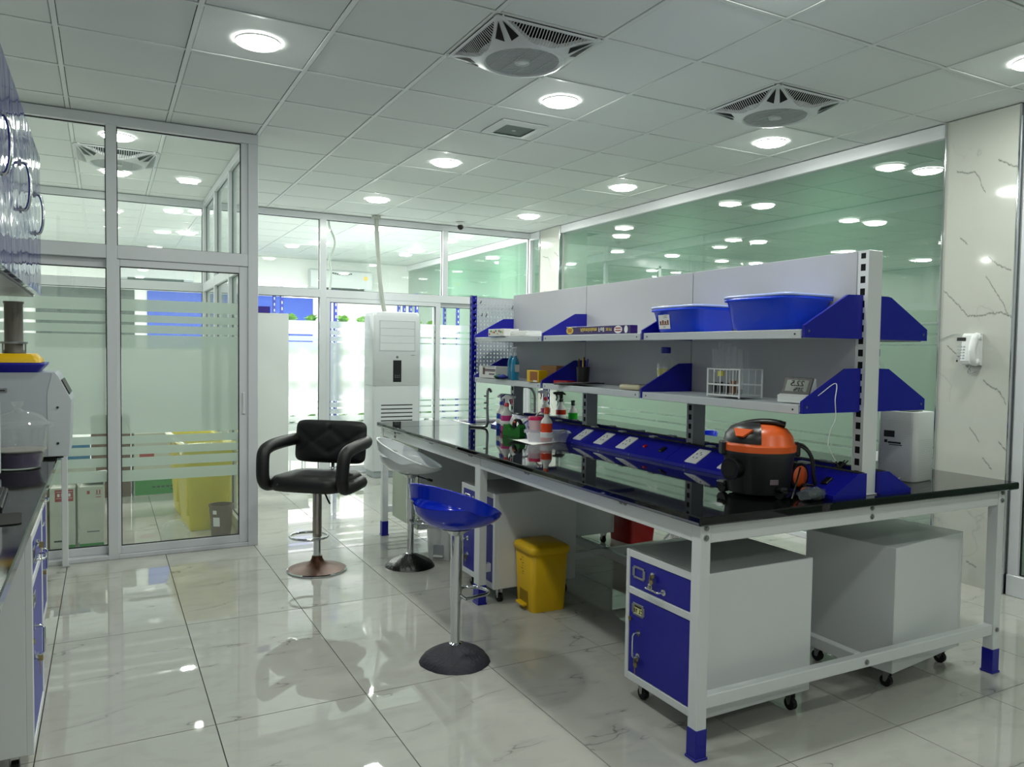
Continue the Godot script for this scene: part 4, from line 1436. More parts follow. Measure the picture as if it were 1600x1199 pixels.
	letters("digits", "22.5", 0.034, M.ink, scr, Transform3D(cbs * Basis(Vector3.UP, PI), cc + cbs * Vector3(0.0, 0.012, 0.004)))
	letters("digits", "38%", 0.024, M.ink, scr, Transform3D(cbs * Basis(Vector3.UP, PI), cc + cbs * Vector3(0.012, -0.014, 0.004)))
	var cd := thing("sensor_cable", "thin white sensor cable hanging over the near blue bracket", "cable", Vector3(2.50, L, -2.2))
	st = S()
	tube(st, curve([Vector3(0.03, 0.02, 0.0), Vector3(-0.01, 0.03, 0.10), Vector3(0.06, 0.085, 0.135), Vector3(0.03, 0.02, 0.16), Vector3(0.035, -0.05, 0.16), Vector3(0.02, -0.10, 0.15), Vector3(0.01, -0.15, 0.15), Vector3(0.03, -0.19, 0.15), Vector3(0.06, -0.225, 0.15)]), 0.0018, 6)
	put("wire", st, M.white_plastic, cd)
	st = S()
	rod(st, Vector3(0.058, -0.223, 0.15), Vector3(0.073, -0.245, 0.15), 0.0032, 8)
	put("probe", st, M.dark_plastic, cd)
	# a dark green box on the other side, above the near upper bracket
	carton("green_case", "dark green case resting on the far upper shelf behind the bracket", "case", Vector3(2.99, U, -2.35), Vector3(0.14, 0.16, 0.3), 0.0, mat("dark_green", Color(0.02, 0.12, 0.09), 0.5))

func oval(c: Vector3, rx: float, ry: float) -> PackedVector3Array:
	var o := PackedVector3Array()
	for i in 16:
		var a := TAU * i / 16
		o.append(c + Vector3(cos(a) * rx, sin(a) * ry, 0))
	return o

# ---------- things standing on the bench
func spray_bottle(label: String, at: Vector3, liquid: Color, head: Color, turn: float, s := 1.0, top := true) -> Node3D:
	var o := thing("spray_bottle" if top else "squeeze_bottle", label, "bottle", at, turn, "coloured bench bottles")
	var st := S()
	lathe(st, [Vector2(0, 0), Vector2(0.036, 0), Vector2(0.040, 0.006), Vector2(0.040, 0.118), Vector2(0, 0.118)].map(func(v): return v * s), 24)
	var m := StandardMaterial3D.new()
	m.albedo_color = liquid
	m.roughness = 0.25
	put("body", st, m, o)
	st = S()
	lathe(st, [Vector2(0.040, 0.118), Vector2(0.034, 0.137), Vector2(0.018, 0.158), Vector2(0.0150, 0.185), Vector2(0, 0.185)].map(func(v): return v * s), 24)
	put("shoulder", st, M.bottle_white, o)
	st = S()
	var lo := 0.045 if top else 0.022
	lathe(st, [Vector2(0.0405, lo), Vector2(0.0412, lo + 0.001), Vector2(0.0412, lo + 0.034), Vector2(0.0405, lo + 0.035)].map(func(v): return v * s), 24)
	put("paper_label", st, M.paper, o)
	var hm := StandardMaterial3D.new()
	hm.albedo_color = head
	hm.roughness = 0.35
	st = S()
	lathe(st, [Vector2(0, 0.18), Vector2(0.0175, 0.18), Vector2(0.0175, 0.202), Vector2(0.012, 0.208), Vector2(0, 0.208)].map(func(v): return v * s), 18)
	put("collar", st, hm, o)
	st = S()
	if top:
		var tr := Transform3D(Basis.IDENTITY.scaled(Vector3.ONE * s), Vector3.ZERO)
		prism(st, [Vector2(-0.012, 0.205), Vector2(0.012, 0.205), Vector2(0.014, 0.232), Vector2(0.062, 0.240), Vector2(0.066, 0.256), Vector2(0.030, 0.262), Vector2(-0.010, 0.262), Vector2(-0.034, 0.244), Vector2(-0.036, 0.234), Vector2(-0.013, 0.238)], -0.011, 0.011, tr)
		put("nozzle_head", st, M.white_plastic if head.v > 0.55 else hm, o)
		st = S()
		prism(st, [Vector2(0.032, 0.240), Vector2(0.046, 0.240), Vector2(0.038, 0.215), Vector2(0.044, 0.190), Vector2(0.038, 0.188), Vector2(0.029, 0.214)], -0.006, 0.006, tr)
		put("trigger", st, hm, o)
	else:
		lathe(st, [Vector2(0, 0.205), Vector2(0.0175, 0.205), Vector2(0.0175, 0.224), Vector2(0, 0.226)].map(func(v): return v * s), 14)
		put("tip", st, hm, o)
	return o

func bench_items() -> void:
	var Y := 0.8955
	spray_bottle("blue spray bottle at the far end of the row by the sink", Vector3(2.575, Y, -4.97), Color(0.10, 0.30, 0.72), Color(0.06, 0.16, 0.62), -0.2)
	spray_bottle("purple spray bottle half hidden between the blue and pink ones", Vector3(2.565, Y, -4.90), Color(0.28, 0.08, 0.50), Color(0.16, 0.06, 0.48), -0.3)
	spray_bottle("pink spray bottle with a white head and pink trigger, near the green tape holder", Vector3(2.525, Y, -4.80), Color(0.82, 0.24, 0.55), Color(0.80, 0.22, 0.30), -0.45)
	spray_bottle("orange liquid bottle with an orange cap standing in the clear tray", Vector3(2.50, Y + 0.004, -4.20), Color(0.85, 0.25, 0.03), Color(0.80, 0.30, 0.12), 0.0, 0.95, false)
	spray_bottle("pink spray bottle on the far side of the rack", Vector3(3.16, Y, -5.33), Color(0.80, 0.28, 0.52), Color(0.75, 0.18, 0.22), 2.6)
	spray_bottle("orange spray bottle with a black trigger on the far side of the rack", Vector3(3.19, Y, -5.14), Color(0.78, 0.18, 0.03), Color(0.06, 0.06, 0.06), 2.8)
	spray_bottle("bright green bottle on the far side of the rack", Vector3(3.20, Y, -4.98), Color(0.14, 0.75, 0.10), Color(0.03, 0.20, 0.10), 0.0, 0.9, false)
	# upright steel pipe with taps, and the swan-neck tap
	var pp := thing("water_tap", "upright steel pipe tap with small side outlets beside the sink", "tap", Vector3(2.50, Y, -5.06))
	var st := S()
	tube(st, curve([Vector3(-0.07, 0.006, -0.14), Vector3(-0.01, 0.008, -0.05), Vector3(0, 0.03, 0.0), Vector3(0, 0.14, 0), Vector3(0, 0.27, 0), Vector3(0.015, 0.29, 0.0), Vector3(0.03, 0.27, 0.0)], 6), 0.010, 10)
	for y in [0.15, 0.19, 0.24]:
		rod(st, Vector3(0, y, 0), Vector3(-0.028, y, 0), 0.006, 8)
	put("pipe", st, M.steel, pp)
	var sw := thing("swan_neck_tap", "tall steel swan-neck tap seen through the gap under the lower shelf", "tap", Vector3(3.02, Y, -5.42))
	st = S()
	var arc := [Vector3(0.09, 0, 0), Vector3(0.09, 0.12, 0)]
	for i in 13:
		var a := PI * i / 12
		arc.append(Vector3(0.0 + cos(a) * 0.09, 0.20 + sin(a) * 0.09, 0))
	arc.append(Vector3(-0.09, 0.13, 0))
	tube(st, arc, 0.011, 10)
	put("neck", st, M.steel, sw)
	st = S()
	lathe(st, [Vector2(0.0, 0), Vector2(0.026, 0), Vector2(0.024, 0.02), Vector2(0.014, 0.03), Vector2(0.013, 0.06)], 18, Transform3D(Basis.IDENTITY, Vector3(0.09, 0, 0)))
	put("base", st, M.chrome, sw)
	# tape holder
	var td := thing("tape_holder", "dark green desk tape holder with a ring of tape", "tape holder", Vector3(2.45, Y, -4.545), -PI / 2 + 0.25)
	st = S()
	prism(st, [Vector2(-0.085, 0), Vector2(0.085, 0), Vector2(0.085, 0.065), Vector2(0.072, 0.085), Vector2(0.045, 0.055), Vector2(-0.005, 0.038), Vector2(-0.035, 0.05), Vector2(-0.05, 0.075), Vector2(-0.078, 0.075), Vector2(-0.088, 0.02)], -0.028, 0.028)
	put("body", st, M.green, td)
	st = S()
	lathe(st, [Vector2(0.024, -0.012), Vector2(0.040, -0.012), Vector2(0.040, 0.012), Vector2(0.024, 0.012), Vector2(0.024, -0.012)], 24, Transform3D(Basis(Vector3.RIGHT, PI / 2), Vector3(0.035, 0.078, 0)))
	put("tape_roll", st, M.black_plastic, td)
	st = S()
	rod(st, Vector3(-0.02, 0.06, -0.02), Vector3(0.02, 0.10, 0.012), 0.009, 8)
	put("scissor_grip", st, M.orange_plastic, td)
	st = S()
	box(st, Vector3(-0.02, 0.10, -0.01), Vector3(0.05, 0.07, 0.03), 0.012, Basis(Vector3.BACK, -0.5))
	put("tissue", st, M.paper, td)
	# wipes tub
	var wt := thing("wipes_tub", "white tub with a bright pink lid and a wipe sticking out", "tub", Vector3(2.50, Y, -4.34))
	st = S()
	lathe(st, [Vector2(0, 0), Vector2(0.044, 0), Vector2(0.046, 0.004), Vector2(0.048, 0.125), Vector2(0, 0.125)], 28)
	put("body", st, mat("pale_pink", Color(0.85, 0.72, 0.76), 0.4), wt)
	st = S()
	lathe(st, [Vector2(0.0, 0.125), Vector2(0.05, 0.125), Vector2(0.05, 0.142), Vector2(0.046, 0.148), Vector2(0, 0.148)], 28)
	put("lid", st, mat("hot_pink", Color(0.82, 0.10, 0.36), 0.35), wt)
	for k in 6:
		st = S()
		var wa := -2.35 + 0.13 * k
		box(st, Vector3(sin(wa) * 0.0478, 0.072, cos(wa) * 0.0478), Vector3(0.0045, 0.016, 0.001), 0.0, Basis(Vector3.UP, wa))
		put("print", st, M.ink, wt)
	st = S()
	tube(st, curve([Vector3(0, 0.14, 0), Vector3(0.006, 0.158, 0.004), Vector3(0.018, 0.172, 0.008), Vector3(0.032, 0.178, 0.012)], 4), 0.018, 8, false, 0.25)
	put("wipe", st, M.paper, wt)
	# clear tray on sheets of paper
	var sh := thing("paper_sheet", "curled white paper sheet under the clear tray", "paper", Vector3(2.47, Y, -4.22), 0.2)
	st = S()
	var g := 9
	gid += 1
	for i in g:
		for j in g:
			var q := []
			for d in [[0, 0], [1, 0], [1, 1], [0, 1]]:
				var u := float(i + d[0]) / g - 0.5
				var v := float(j + d[1]) / g - 0.5
				q.append(Vector3(u * 0.36, 0.0015 + 0.018 * pow(maxf(0.0, absf(u) - 0.25) * 4.0, 2) * (0.4 + v), -v * 0.26))
			quad(st, q[0], q[1], q[2], q[3], gid)
	put("sheet", st, M.paper, sh)
	var tray := thing("clear_tray", "shallow clear plastic tray holding the orange bottle", "tray", Vector3(2.50, Y + 0.002, -4.19), -0.5)
	st = S()
	loft(st, [rr(0.20, 0.13, 0.015, 0), rr(0.23, 0.155, 0.018, 0.058), rr(0.25, 0.175, 0.018, 0.060), rr(0.25, 0.175, 0.018, 0.063), rr(0.226, 0.15, 0.018, 0.060), rr(0.197, 0.127, 0.015, 0.003)], true)
	put("tub", st, glassy("tray_clear", Color(0.85, 0.87, 0.90), 0.30), tray)

	tray.scale = Vector3(1.2, 1, 1.1)
	# vacuum cleaner
	var vc := thing("vacuum_cleaner", "black and orange drum vacuum cleaner standing on the near end of the bench", "vacuum cleaner", Vector3(2.375, Y, -2.28), 0.0)
	st = S()
	lathe(st, [Vector2(0, 0.012), Vector2(0.126, 0.012), Vector2(0.134, 0.020), Vector2(0.150, 0.175), Vector2(0.156, 0.182), Vector2(0.156, 0.196), Vector2(0, 0.196)], 48)
	put("drum", st, M.drum, vc)
	st = S()
	lathe(st, [Vector2(0, 0.196), Vector2(0.158, 0.196), Vector2(0.158, 0.222), Vector2(0.150, 0.230), Vector2(0.142, 0.262), Vector2(0.118, 0.292), Vector2(0.07, 0.308), Vector2(0, 0.312)], 48)
	var fit := Transform3D(Basis.IDENTITY, Vector3.ZERO)
	put("motor_cover", st, M.orange_plastic, vc, "orange motor cover")
	st = S()
	# black hood over the side that faces the left, from the handle to the rim
	var prof := [Vector2(0.1515, 0.234), Vector2(0.1505, 0.240), Vector2(0.1445, 0.266), Vector2(0.120, 0.297), Vector2(0.072, 0.314), Vector2(0.0, 0.319)]
	lathe(st, prof, 26, Transform3D(Basis(Vector3.UP, deg_to_rad(92)), Vector3.ZERO), deg_to_rad(136))
	put("hood", st, M.black_plastic, vc)
	st = S()
	tube(st, curve([Vector3(-0.076, 0.288, -0.079), Vector3(-0.037, 0.310, -0.039), Vector3(0.0, 0.320, 0.0), Vector3(0.04, 0.320, 0.042), Vector3(0.075, 0.310, 0.078)], 6), 0.034, 12, false, 0.4)
	put("handle", st, M.black_plastic, vc)
	st = S()
	prism(st, [Vector2(-0.046, 0.018), Vector2(0.046, 0.018), Vector2(0.014, -0.022), Vector2(-0.020, -0.022)], 0, 0.010, Transform3D(Basis(Vector3.UP, deg_to_rad(-76)) * Basis(Vector3.RIGHT, -0.72), Vector3(-0.131, 0.276, 0.033)))
	put("badge", st, M.orange_plastic, vc)
	st = S()
	box(st, Vector3(0.05, 0.322, 0.06), Vector3(0.045, 0.014, 0.03), 0.005, Basis(Vector3.UP, 0.6))
	put("switch", st, M.black_plastic, vc)
	st = S()
	for a in [2.7, 5.6]:
		box(st, Vector3(cos(a) * 0.162, 0.204, -sin(a) * 0.162), Vector3(0.022, 0.06, 0.05), 0.005, Basis(Vector3.UP, a))
	put("clip", st, M.black_plastic, vc)
	st = S()
	var inl := Vector3(-0.985, 0, 0.10).normalized()
	rod(st, inl * 0.12 + Vector3.UP * 0.125, inl * 0.182 + Vector3.UP * 0.122, 0.042, 24)
	rod(st, inl * 0.18 + Vector3.UP * 0.122, inl * 0.190 + Vector3.UP * 0.122, 0.047, 24)
	var il := put("hose_inlet", st, M.black_plastic, vc)
	st = S()
	rod(st, inl * 0.1895 + Vector3.UP * 0.122, inl * 0.1908 + Vector3.UP * 0.122, 0.034, 20)
	put("opening", st, M.void, il)
	for a in [2.45, 4.6, 0.9]:
		st = S()
		var c := Vector3(cos(a) * 0.148, 0.026, -sin(a) * 0.148)
		box(st, c + Vector3.UP * 0.016, Vector3(0.04, 0.024, 0.05), 0.008)
		rod(st, c + Vector3(-0.012, 0, 0), c + Vector3(0.012, 0, 0), 0.026, 16)
		put("castor", st, M.black_plastic, vc)
	st = S()
	var wc := Vector3(0.185, 0.075, 0.055)
	var wn := Vector3(0.05, 0, 0.99).normalized()
	rod(st, wc - wn * 0.022, wc + wn * 0.016, 0.060, 28)
	var wh := put("rear_wheel", st, M.black_plastic, vc)
	st = S()
	rod(st, wc + wn * 0.016, wc + wn * 0.022, 0.047, 28, 0.040)
	put("hub_cap", st, M.orange_plastic, wh)
	st = S()
	for k in 2:
		tube(st, curve([Vector3(0.13, 0.215, 0.05 - 0.02 * k), Vector3(0.18, 0.218 - 0.012 * k, 0.085), Vector3(0.215 - 0.01 * k, 0.16, 0.11), Vector3(0.225 - 0.01 * k, 0.08, 0.115), Vector3(0.235, 0.02, 0.12)], 6), 0.0055, 8)
	put("power_cord", st, M.black_plastic, vc)
	st = S()
	box(st, Vector3(-0.045, 0.073, 0.1355), Vector3(0.038, 0.022, 0.002), 0.0, Basis(Vector3.UP, -0.32))
	put("sticker", st, M.print_grey, vc)
	st = S()
	rod(st, Vector3(-0.02, 0.012, 0.21), Vector3(0.12, 0.125, 0.128), 0.004, 8)
	put("loose_cord", st, M.black_plastic, vc)

	vc.scale = Vector3.ONE * 0.93
	var bd := thing("cord_bundle", "tangled black cords with a plug lying beside the vacuum cleaner", "cords", Vector3(2.66, Y, -2.20))
	for k in 5:
		st = S()
		var pts := []
		for i in 9:
			var a := TAU * i / 8 + k * 0.7
			pts.append(Vector3(cos(a) * (0.07 + 0.014 * k) * (1.0 + 0.25 * sin(a * 2 + k)), 0.006 + 0.004 * k + 0.02 * absf(sin(a * 1.5 + k)), sin(a) * 0.042 * (1.0 + 0.3 * cos(a * 3 + k))))
		tube(st, curve(pts, 4), 0.0045, 6)
		put("cord", st, M.black_plastic, bd)
	st = S()
	tube(st, curve([Vector3(0.04, 0.008, 0.02), Vector3(0.10, 0.05, 0.0), Vector3(0.15, 0.085, -0.03)], 6), 0.004, 6)
	put("cord", st, M.black_plastic, bd)
	st = S()
	box(st, Vector3(0.16, 0.09, -0.035), Vector3(0.05, 0.035, 0.035), 0.008, Basis(Vector3.BACK, 0.6))
	for z in [-0.043, -0.027]:
		rod(st, Vector3(0.178, 0.104, z), Vector3(0.196, 0.116, z), 0.003, 8)
	put("plug", st, M.black_plastic, bd)
	var nz := thing("vacuum_nozzle", "crumpled grey plastic bag with a nozzle lying before the vacuum wheel", "bag", Vector3(2.50, Y, -2.10), 0.25)
	st = S()
	var rings := []
	for i in 9:
		var t := float(i) / 8
		var ring := PackedVector3Array()
		for a in 14:
			var an := TAU * a / 14
			var rad := (0.012 + 0.022 * sin(PI * clampf(t + 0.15, 0, 1))) * (1.0 + 0.18 * sin(an * 4 + i * 1.7))
			ring.append(Vector3(-0.09 + 0.18 * t, maxf(0.001, 0.022 + sin(an) * rad * 0.8), -cos(an) * rad * 1.3))
		rings.append(ring)
	loft(st, rings, true)
	put("bag", st, glassy("bag_clear", Color(0.45, 0.48, 0.50), 0.45), nz)
	st = S()
	prism(st, [Vector2(-0.07, 0.008), Vector2(0.06, 0.008), Vector2(0.07, 0.028), Vector2(-0.02, 0.032)], -0.018, 0.018)
	put("nozzle", st, M.dark_plastic, nz)

	# air purifier
	var ap := thing("air_purifier", "white square tower air purifier on the far near corner of the bench", "air purifier", Vector3(3.315, Y, -2.275), 0.14)
	st = S()
	loft(st, [rr(0.176, 0.176, 0.03, 0.0), rr(0.185, 0.185, 0.03, 0.006), rr(0.185, 0.185, 0.03, 0.315), rr(0.181, 0.181, 0.03, 0.320)], true)
	put("body", st, M.white_plastic, ap)
	st = S()
	for i in 15:
		for j in 20:
			box(st, Vector3(-0.072 + 0.0085 * i + 0.012, 0.03 + 0.0085 * j, 0.0927), Vector3(0.003, 0.003, 0.001), 0.0)
	put("perforations", st, M.perf, ap).set_meta("kind", "stuff")
	st = S()
	for i in 19:
		for j in 30:
			box(st, Vector3(-0.0927, 0.03 + 0.0085 * j, -0.078 + 0.0085 * i), Vector3(0.001, 0.003, 0.003), 0.0)
	put("side_perforations", st, M.perf, ap).set_meta("kind", "stuff")
	st = S()
	for q in [[0.215, -0.03, 0.05, 0.03], [0.18, -0.045, 0.014, 0.014], [0.175, -0.005, 0.06, 0.008], [0.165, 0.0, 0.06, 0.004]]:
		box(st, Vector3(-0.0933, q[0], q[1]), Vector3(0.0008, q[3], q[2]), 0.0)
	put("print", st, M.dark_plastic, ap)
	st = S()
	loft(st, [rr(0.11, 0.11, 0.02, 0.3195), rr(0.11, 0.11, 0.02, 0.3225)], true)
	put("top_grille", st, M.dark_plastic, ap)
	var wr := thing("purifier_cable", "thin white power cable looping on the bench by the air purifier", "cable", Vector3(3.1, Y, -2.2))
	st = S()
	tube(st, curve([Vector3(0.12, 0.02, -0.03), Vector3(0.05, 0.02, 0.0), Vector3(-0.03, 0.004, -0.04), Vector3(-0.09, 0.004, -0.1), Vector3(-0.06, 0.004, -0.2)], 6), 0.0022, 6)
	put("wire", st, M.white_plastic, wr)

# ---------- mobile cabinets
func castor(o: Node, x: float, z: float) -> void:
	var st := S()
	box(st, Vector3(x, 0.083, z), Vector3(0.055, 0.006, 0.045), 0.001)
	prism(st, [Vector2(-0.02, 0.08), Vector2(0.02, 0.08), Vector2(0.016, 0.025), Vector2(0.004, 0.022)], -0.016, -0.0135, Transform3D(Basis.IDENTITY, Vector3(x, 0, z)))
	prism(st, [Vector2(-0.02, 0.08), Vector2(0.02, 0.08), Vector2(0.016, 0.025), Vector2(0.004, 0.022)], 0.0135, 0.016, Transform3D(Basis.IDENTITY, Vector3(x, 0, z)))
	var c := put("castor", st, M.steel, o)
	st = S()
	rod(st, Vector3(x + 0.008, 0.0255, z - 0.011), Vector3(x + 0.008, 0.0255, z + 0.011), 0.0255, 20)
	put("wheel", st, M.rubber, c)

func cabinet(label: String, at: Vector3, turn: float, w: float, h: float, d: float, group := "") -> Node3D:
	# the blue front looks along +z
	var o := thing("mobile_cabinet", label, "cabinet", at, turn, group)
	var st := S()
	var y0 := 0.086
	var f := d / 2
	span(st, Vector3(-w / 2, y0, -f), Vector3(w / 2, h, f - 0.02), 0.003)
	# front frame round the two openings
	var dy := h - 0.155
	for q in [[-w / 2, y0, -w / 2 + 0.022, h], [w / 2 - 0.022, y0, w / 2, h], [-w / 2 + 0.022, h - 0.03, w / 2 - 0.022, h], [-w / 2 + 0.022, dy - 0.03, w / 2 - 0.022, dy], [-w / 2 + 0.022, y0, w / 2 - 0.022, y0 + 0.032]]:
		span(st, Vector3(q[0], q[1], f - 0.022), Vector3(q[2], q[3], f), 0.002)
	put("body", st, M.white_paint, o)
	for k in 2:
		var ya: float = [dy + 0.002, y0 + 0.034][k]
		var yb: float = [h - 0.032, dy - 0.032][k]
		st = S()
		span(st, Vector3(-w / 2 + 0.024, ya, f - 0.02), Vector3(w / 2 - 0.024, yb, f - 0.003), 0.002)
		var fr := put("drawer" if k == 0 else "door", st, M.blue_paint, o, "blue drawer front" if k == 0 else "blue door")
		# label holder
		st = S()
		var lx := -w / 2 + 0.085
		var ly: float = [(ya + yb) / 2 + 0.006, yb - 0.055][k]
		var z := f - 0.003
		for q in [[-0.034, -0.026, 0.034, -0.017], [-0.034, 0.017, 0.034, 0.026], [-0.042, -0.018, -0.026, 0.018], [0.026, -0.018, 0.042, 0.018]]:
			span(st, Vector3(lx + q[0], ly + q[1], z), Vector3(lx + q[2], ly + q[3], z + 0.0035), 0.001)
		put("label_holder", st, M.steel, fr)
		if k == 1:
			st = S()
			span(st, Vector3(lx - 0.026, ly - 0.017, z), Vector3(lx + 0.026, ly + 0.017, z + 0.0015), 0.0)
			put("card", st, mat("card_yellow", Color(0.80, 0.80, 0.55), 0.6), fr)
			letters("card_number", "CL 18", 0.024, M.ink, fr, Transform3D(Basis(Vector3.UP, PI), Vector3(lx, ly - 0.005, z + 0.002)))
			st = S()
			span(st, Vector3(lx - 0.024, ly + 0.009, z + 0.0014), Vector3(lx + 0.022, ly + 0.0155, z + 0.0019), 0.0)
			put("card_header", st, M.ink, fr)
		# handle, lock and keys
		st = S()
		var ha := Vector3(lx + 0.075, ly - 0.035, z) if k == 0 else Vector3(lx + 0.005, ly - 0.095, z)
		var hb := ha + (Vector3(0.085, 0, 0) if k == 0 else Vector3(0, -0.10, 0))
		var up := Vector3(0, 0, 0.03)
		tube(st, [ha, ha + up * 0.8, ha + up + (hb - ha) * 0.08, hb + up - (hb - ha) * 0.08, hb + up * 0.8, hb], 0.0045, 8)
		for e in [ha, hb]:
			rod(st, e, e + Vector3(0, 0, 0.003), 0.014, 16)
		put("handle", st, M.chrome, fr)
		var kl := Vector3(lx + 0.10, ly + 0.018, z) if k == 0 else hb + Vector3(0.004, -0.006, 0.0)
		st = S()
		rod(st, kl, kl + Vector3(0, 0, 0.012), 0.012, 16)
		put("lock", st, M.chrome, fr)
		st = S()
		box(st, kl + Vector3(0, -0.008, 0.018), Vector3(0.003, 0.022, 0.016), 0.001)
		rod(st, kl + Vector3(0, -0.024, 0.016), kl + Vector3(0, -0.024, 0.019), 0.012, 14)
		box(st, kl + Vector3(-0.004, -0.048, 0.017), Vector3(0.006, 0.034, 0.002), 0.0005)
		put("keys", st, M.brass, fr)
	st = S()
	rod(st, Vector3(-w / 2 + 0.035, y0 + 0.032 + (dy - y0) * 0.58, f - 0.002), Vector3(-w / 2 + 0.035, y0 + 0.032 + (dy - y0) * 0.58, f + 0.004), 0.009, 14)
	put("stop_button", st, M.brass, o)
	for x in [-w / 2 + 0.05, w / 2 - 0.05]:
		for zz in [-f + 0.06, f - 0.06]:
			castor(o, x, zz)
	return o

func cabinets() -> void:
	cabinet("white steel cabinet with blue drawer and CL 18 door under the near bench corner", Vector3(2.255, 0, -2.37), -PI / 2, 0.45, 0.64, 0.61, "mobile cabinets under the bench")
	cabinet("white steel cabinet turned away, its plain sides showing under the right end of the bench", Vector3(3.285, 0, -2.345), PI / 2 + 0.12, 0.44, 0.64, 0.60, "mobile cabinets under the bench")
	cabinet("white steel cabinet with blue front behind the middle bench leg and the blue stool", Vector3(2.255, 0, -4.115), -PI / 2, 0.46, 0.645, 0.56, "mobile cabinets under the bench")
	cabinet("white steel cabinet deep under the far side of the bench", Vector3(3.20, 0, -4.99), PI / 2, 0.44, 0.64, 0.52, "mobile cabinets under the bench")
	var sk := thing("sink_cabinet", "pale cabinet hung under the sink at the far end of the bench", "cabinet", Vector3(2.40, 0.18, -5.36))
	var st := S()
	span(st, Vector3(-0.42, 0, -0.28), Vector3(0.42, 0.67, 0.28), 0.003)
	put("body", st, M.pale_grey, sk)
	st = S()
	span(st, Vector3(-0.432, 0.0, -0.27), Vector3(-0.421, 0.66, 0.27), 0.002)
	put("door", st, mat("pale_green", Color(0.72, 0.76, 0.70), 0.4), sk)

# ---------- stools
func abs_seat(o: Node3D, m: Material) -> void:
	# a moulded bowl whose rim climbs into a back band with an open slot under it; the back is at -x
	var st := S()
	var n := 48
	var Y := 0.0
	var mask := func(a: float) -> float:
		return smoothstep(deg_to_rad(62), deg_to_rad(112), absf(wrapf(a, -PI, PI)))
	var R := func(a: float) -> float: return 0.218 - 0.012 * absf(sin(a))
	var topf := func(a: float) -> float: return 0.046 + 0.192 * pow((1.0 - cos(a)) * 0.5, 1.15)
	var lipf := func(a: float) -> float:
		var f: float = mask.call(a)
		return lerpf(topf.call(a), 0.128, f) if f < 1.0 else 0.128
	var lowf := func(a: float) -> float:
		var f: float = mask.call(a)
		return lerpf(lipf.call(a), topf.call(a) - 0.062, f)
	for side in 2:
		gid += 1
		var off := 0.0 if side == 0 else 0.006
		for i in n:
			for k in 8:
				var q := []
				for d in [[0, 0], [1, 0], [1, 1], [0, 1]]:
					var a: float = TAU * (i + d[0]) / n
					var t := float(k + d[1]) / 8.0
					var rad: float = (R.call(a) - 0.006 * mask.call(a)) * sin(t * PI * 0.5)
					var l: float = lipf.call(a)
					rad -= off * t
					q.append(Vector3(cos(a) * rad, l * (1.0 - cos(t * PI * 0.5)) + off * (1.0 - t), -sin(a) * rad))
				if side == 0:
					quad(st, q[0], q[1], q[2], q[3], gid)
				else:
					quad(st, q[0], q[3], q[2], q[1], gid)
	# the band: outside, inside, top edge and bottom edge
	var an := []
	for i in 41:
		an.append(deg_to_rad(62.0 + (360.0 - 124.0) * i / 40))
	var P := func(a: float, y: float, inset: float) -> Vector3:
		var flare: float = 0.018 * clampf((y - 0.05) / 0.19, 0.0, 1.0)
		var rad: float = R.call(a) + flare - inset
		return Vector3(cos(a) * rad, y, -sin(a) * rad)
	var g0 := gid + 1
	gid += 5
	for i in 40:
		var a: float = an[i]
		var b: float = an[i + 1]
		var ta: float = topf.call(a)
		var tb: float = topf.call(b)
		var la: float = lowf.call(a)
		var lb: float = lowf.call(b)
		quad(st, P.call(a, la, 0), P.call(b, lb, 0), P.call(b, tb, 0), P.call(a, ta, 0), g0)
		quad(st, P.call(b, lb, 0.008), P.call(a, la, 0.008), P.call(a, ta, 0.008), P.call(b, tb, 0.008), g0 + 1)
		quad(st, P.call(a, ta, 0), P.call(b, tb, 0), P.call(b, tb, 0.008), P.call(a, ta, 0.008), g0 + 2)
		quad(st, P.call(b, lb, 0), P.call(a, la, 0), P.call(a, la, 0.008), P.call(b, lb, 0.008), g0 + 3)
	# rolled rim along the top
	var rim := []
	for i in n:
		var a := TAU * i / n
		var fl: float = 0.018 * clampf((topf.call(a) - 0.05) / 0.19, 0.0, 1.0)
		var rad: float = R.call(a) + fl - 0.004
		rim.append(Vector3(cos(a) * rad, topf.call(a), -sin(a) * rad))
	tube(st, rim, 0.0055, 8, true)
	put("seat", st, m, o)

func bagged_base(o: Node3D, m: Material, r: float, h: float, sd: int) -> void:
	var st := S()
	gid += 1
	var n := 110
	var k := 9
	var F := func(i: int, j: int) -> Vector3:
		var a := TAU * i / n
		var t := float(j) / k
		var fold := sin(a * 3 + sd) * 0.5 + sin(a * 7 + sd * 2.3 + j * 0.3) * 0.3 + sin(a * 19 + j * 1.3 + sd) * 0.14 + sin(a * 31.0 - j * 1.9 + sd) * 0.10
		var rad := r * (1.0 - 0.84 * t) * (1.0 + 0.028 * fold * (1.0 - t * 0.4))
		var y := h * pow(t, 0.62) + 0.005 * fold * sin(PI * t)
		if j == 0:
			y = 0.001
			rad = r * (1.0 + 0.03 * fold)
		return Vector3(cos(a) * rad, maxf(0.001, y), -sin(a) * rad)
	for i in n:
		for j in k:
			quad(st, F.call(i, j), F.call(i + 1, j), F.call(i + 1, j + 1), F.call(i, j + 1), gid)
	put("bagged_base", st, m, o, "base wrapped in a dark plastic bag")

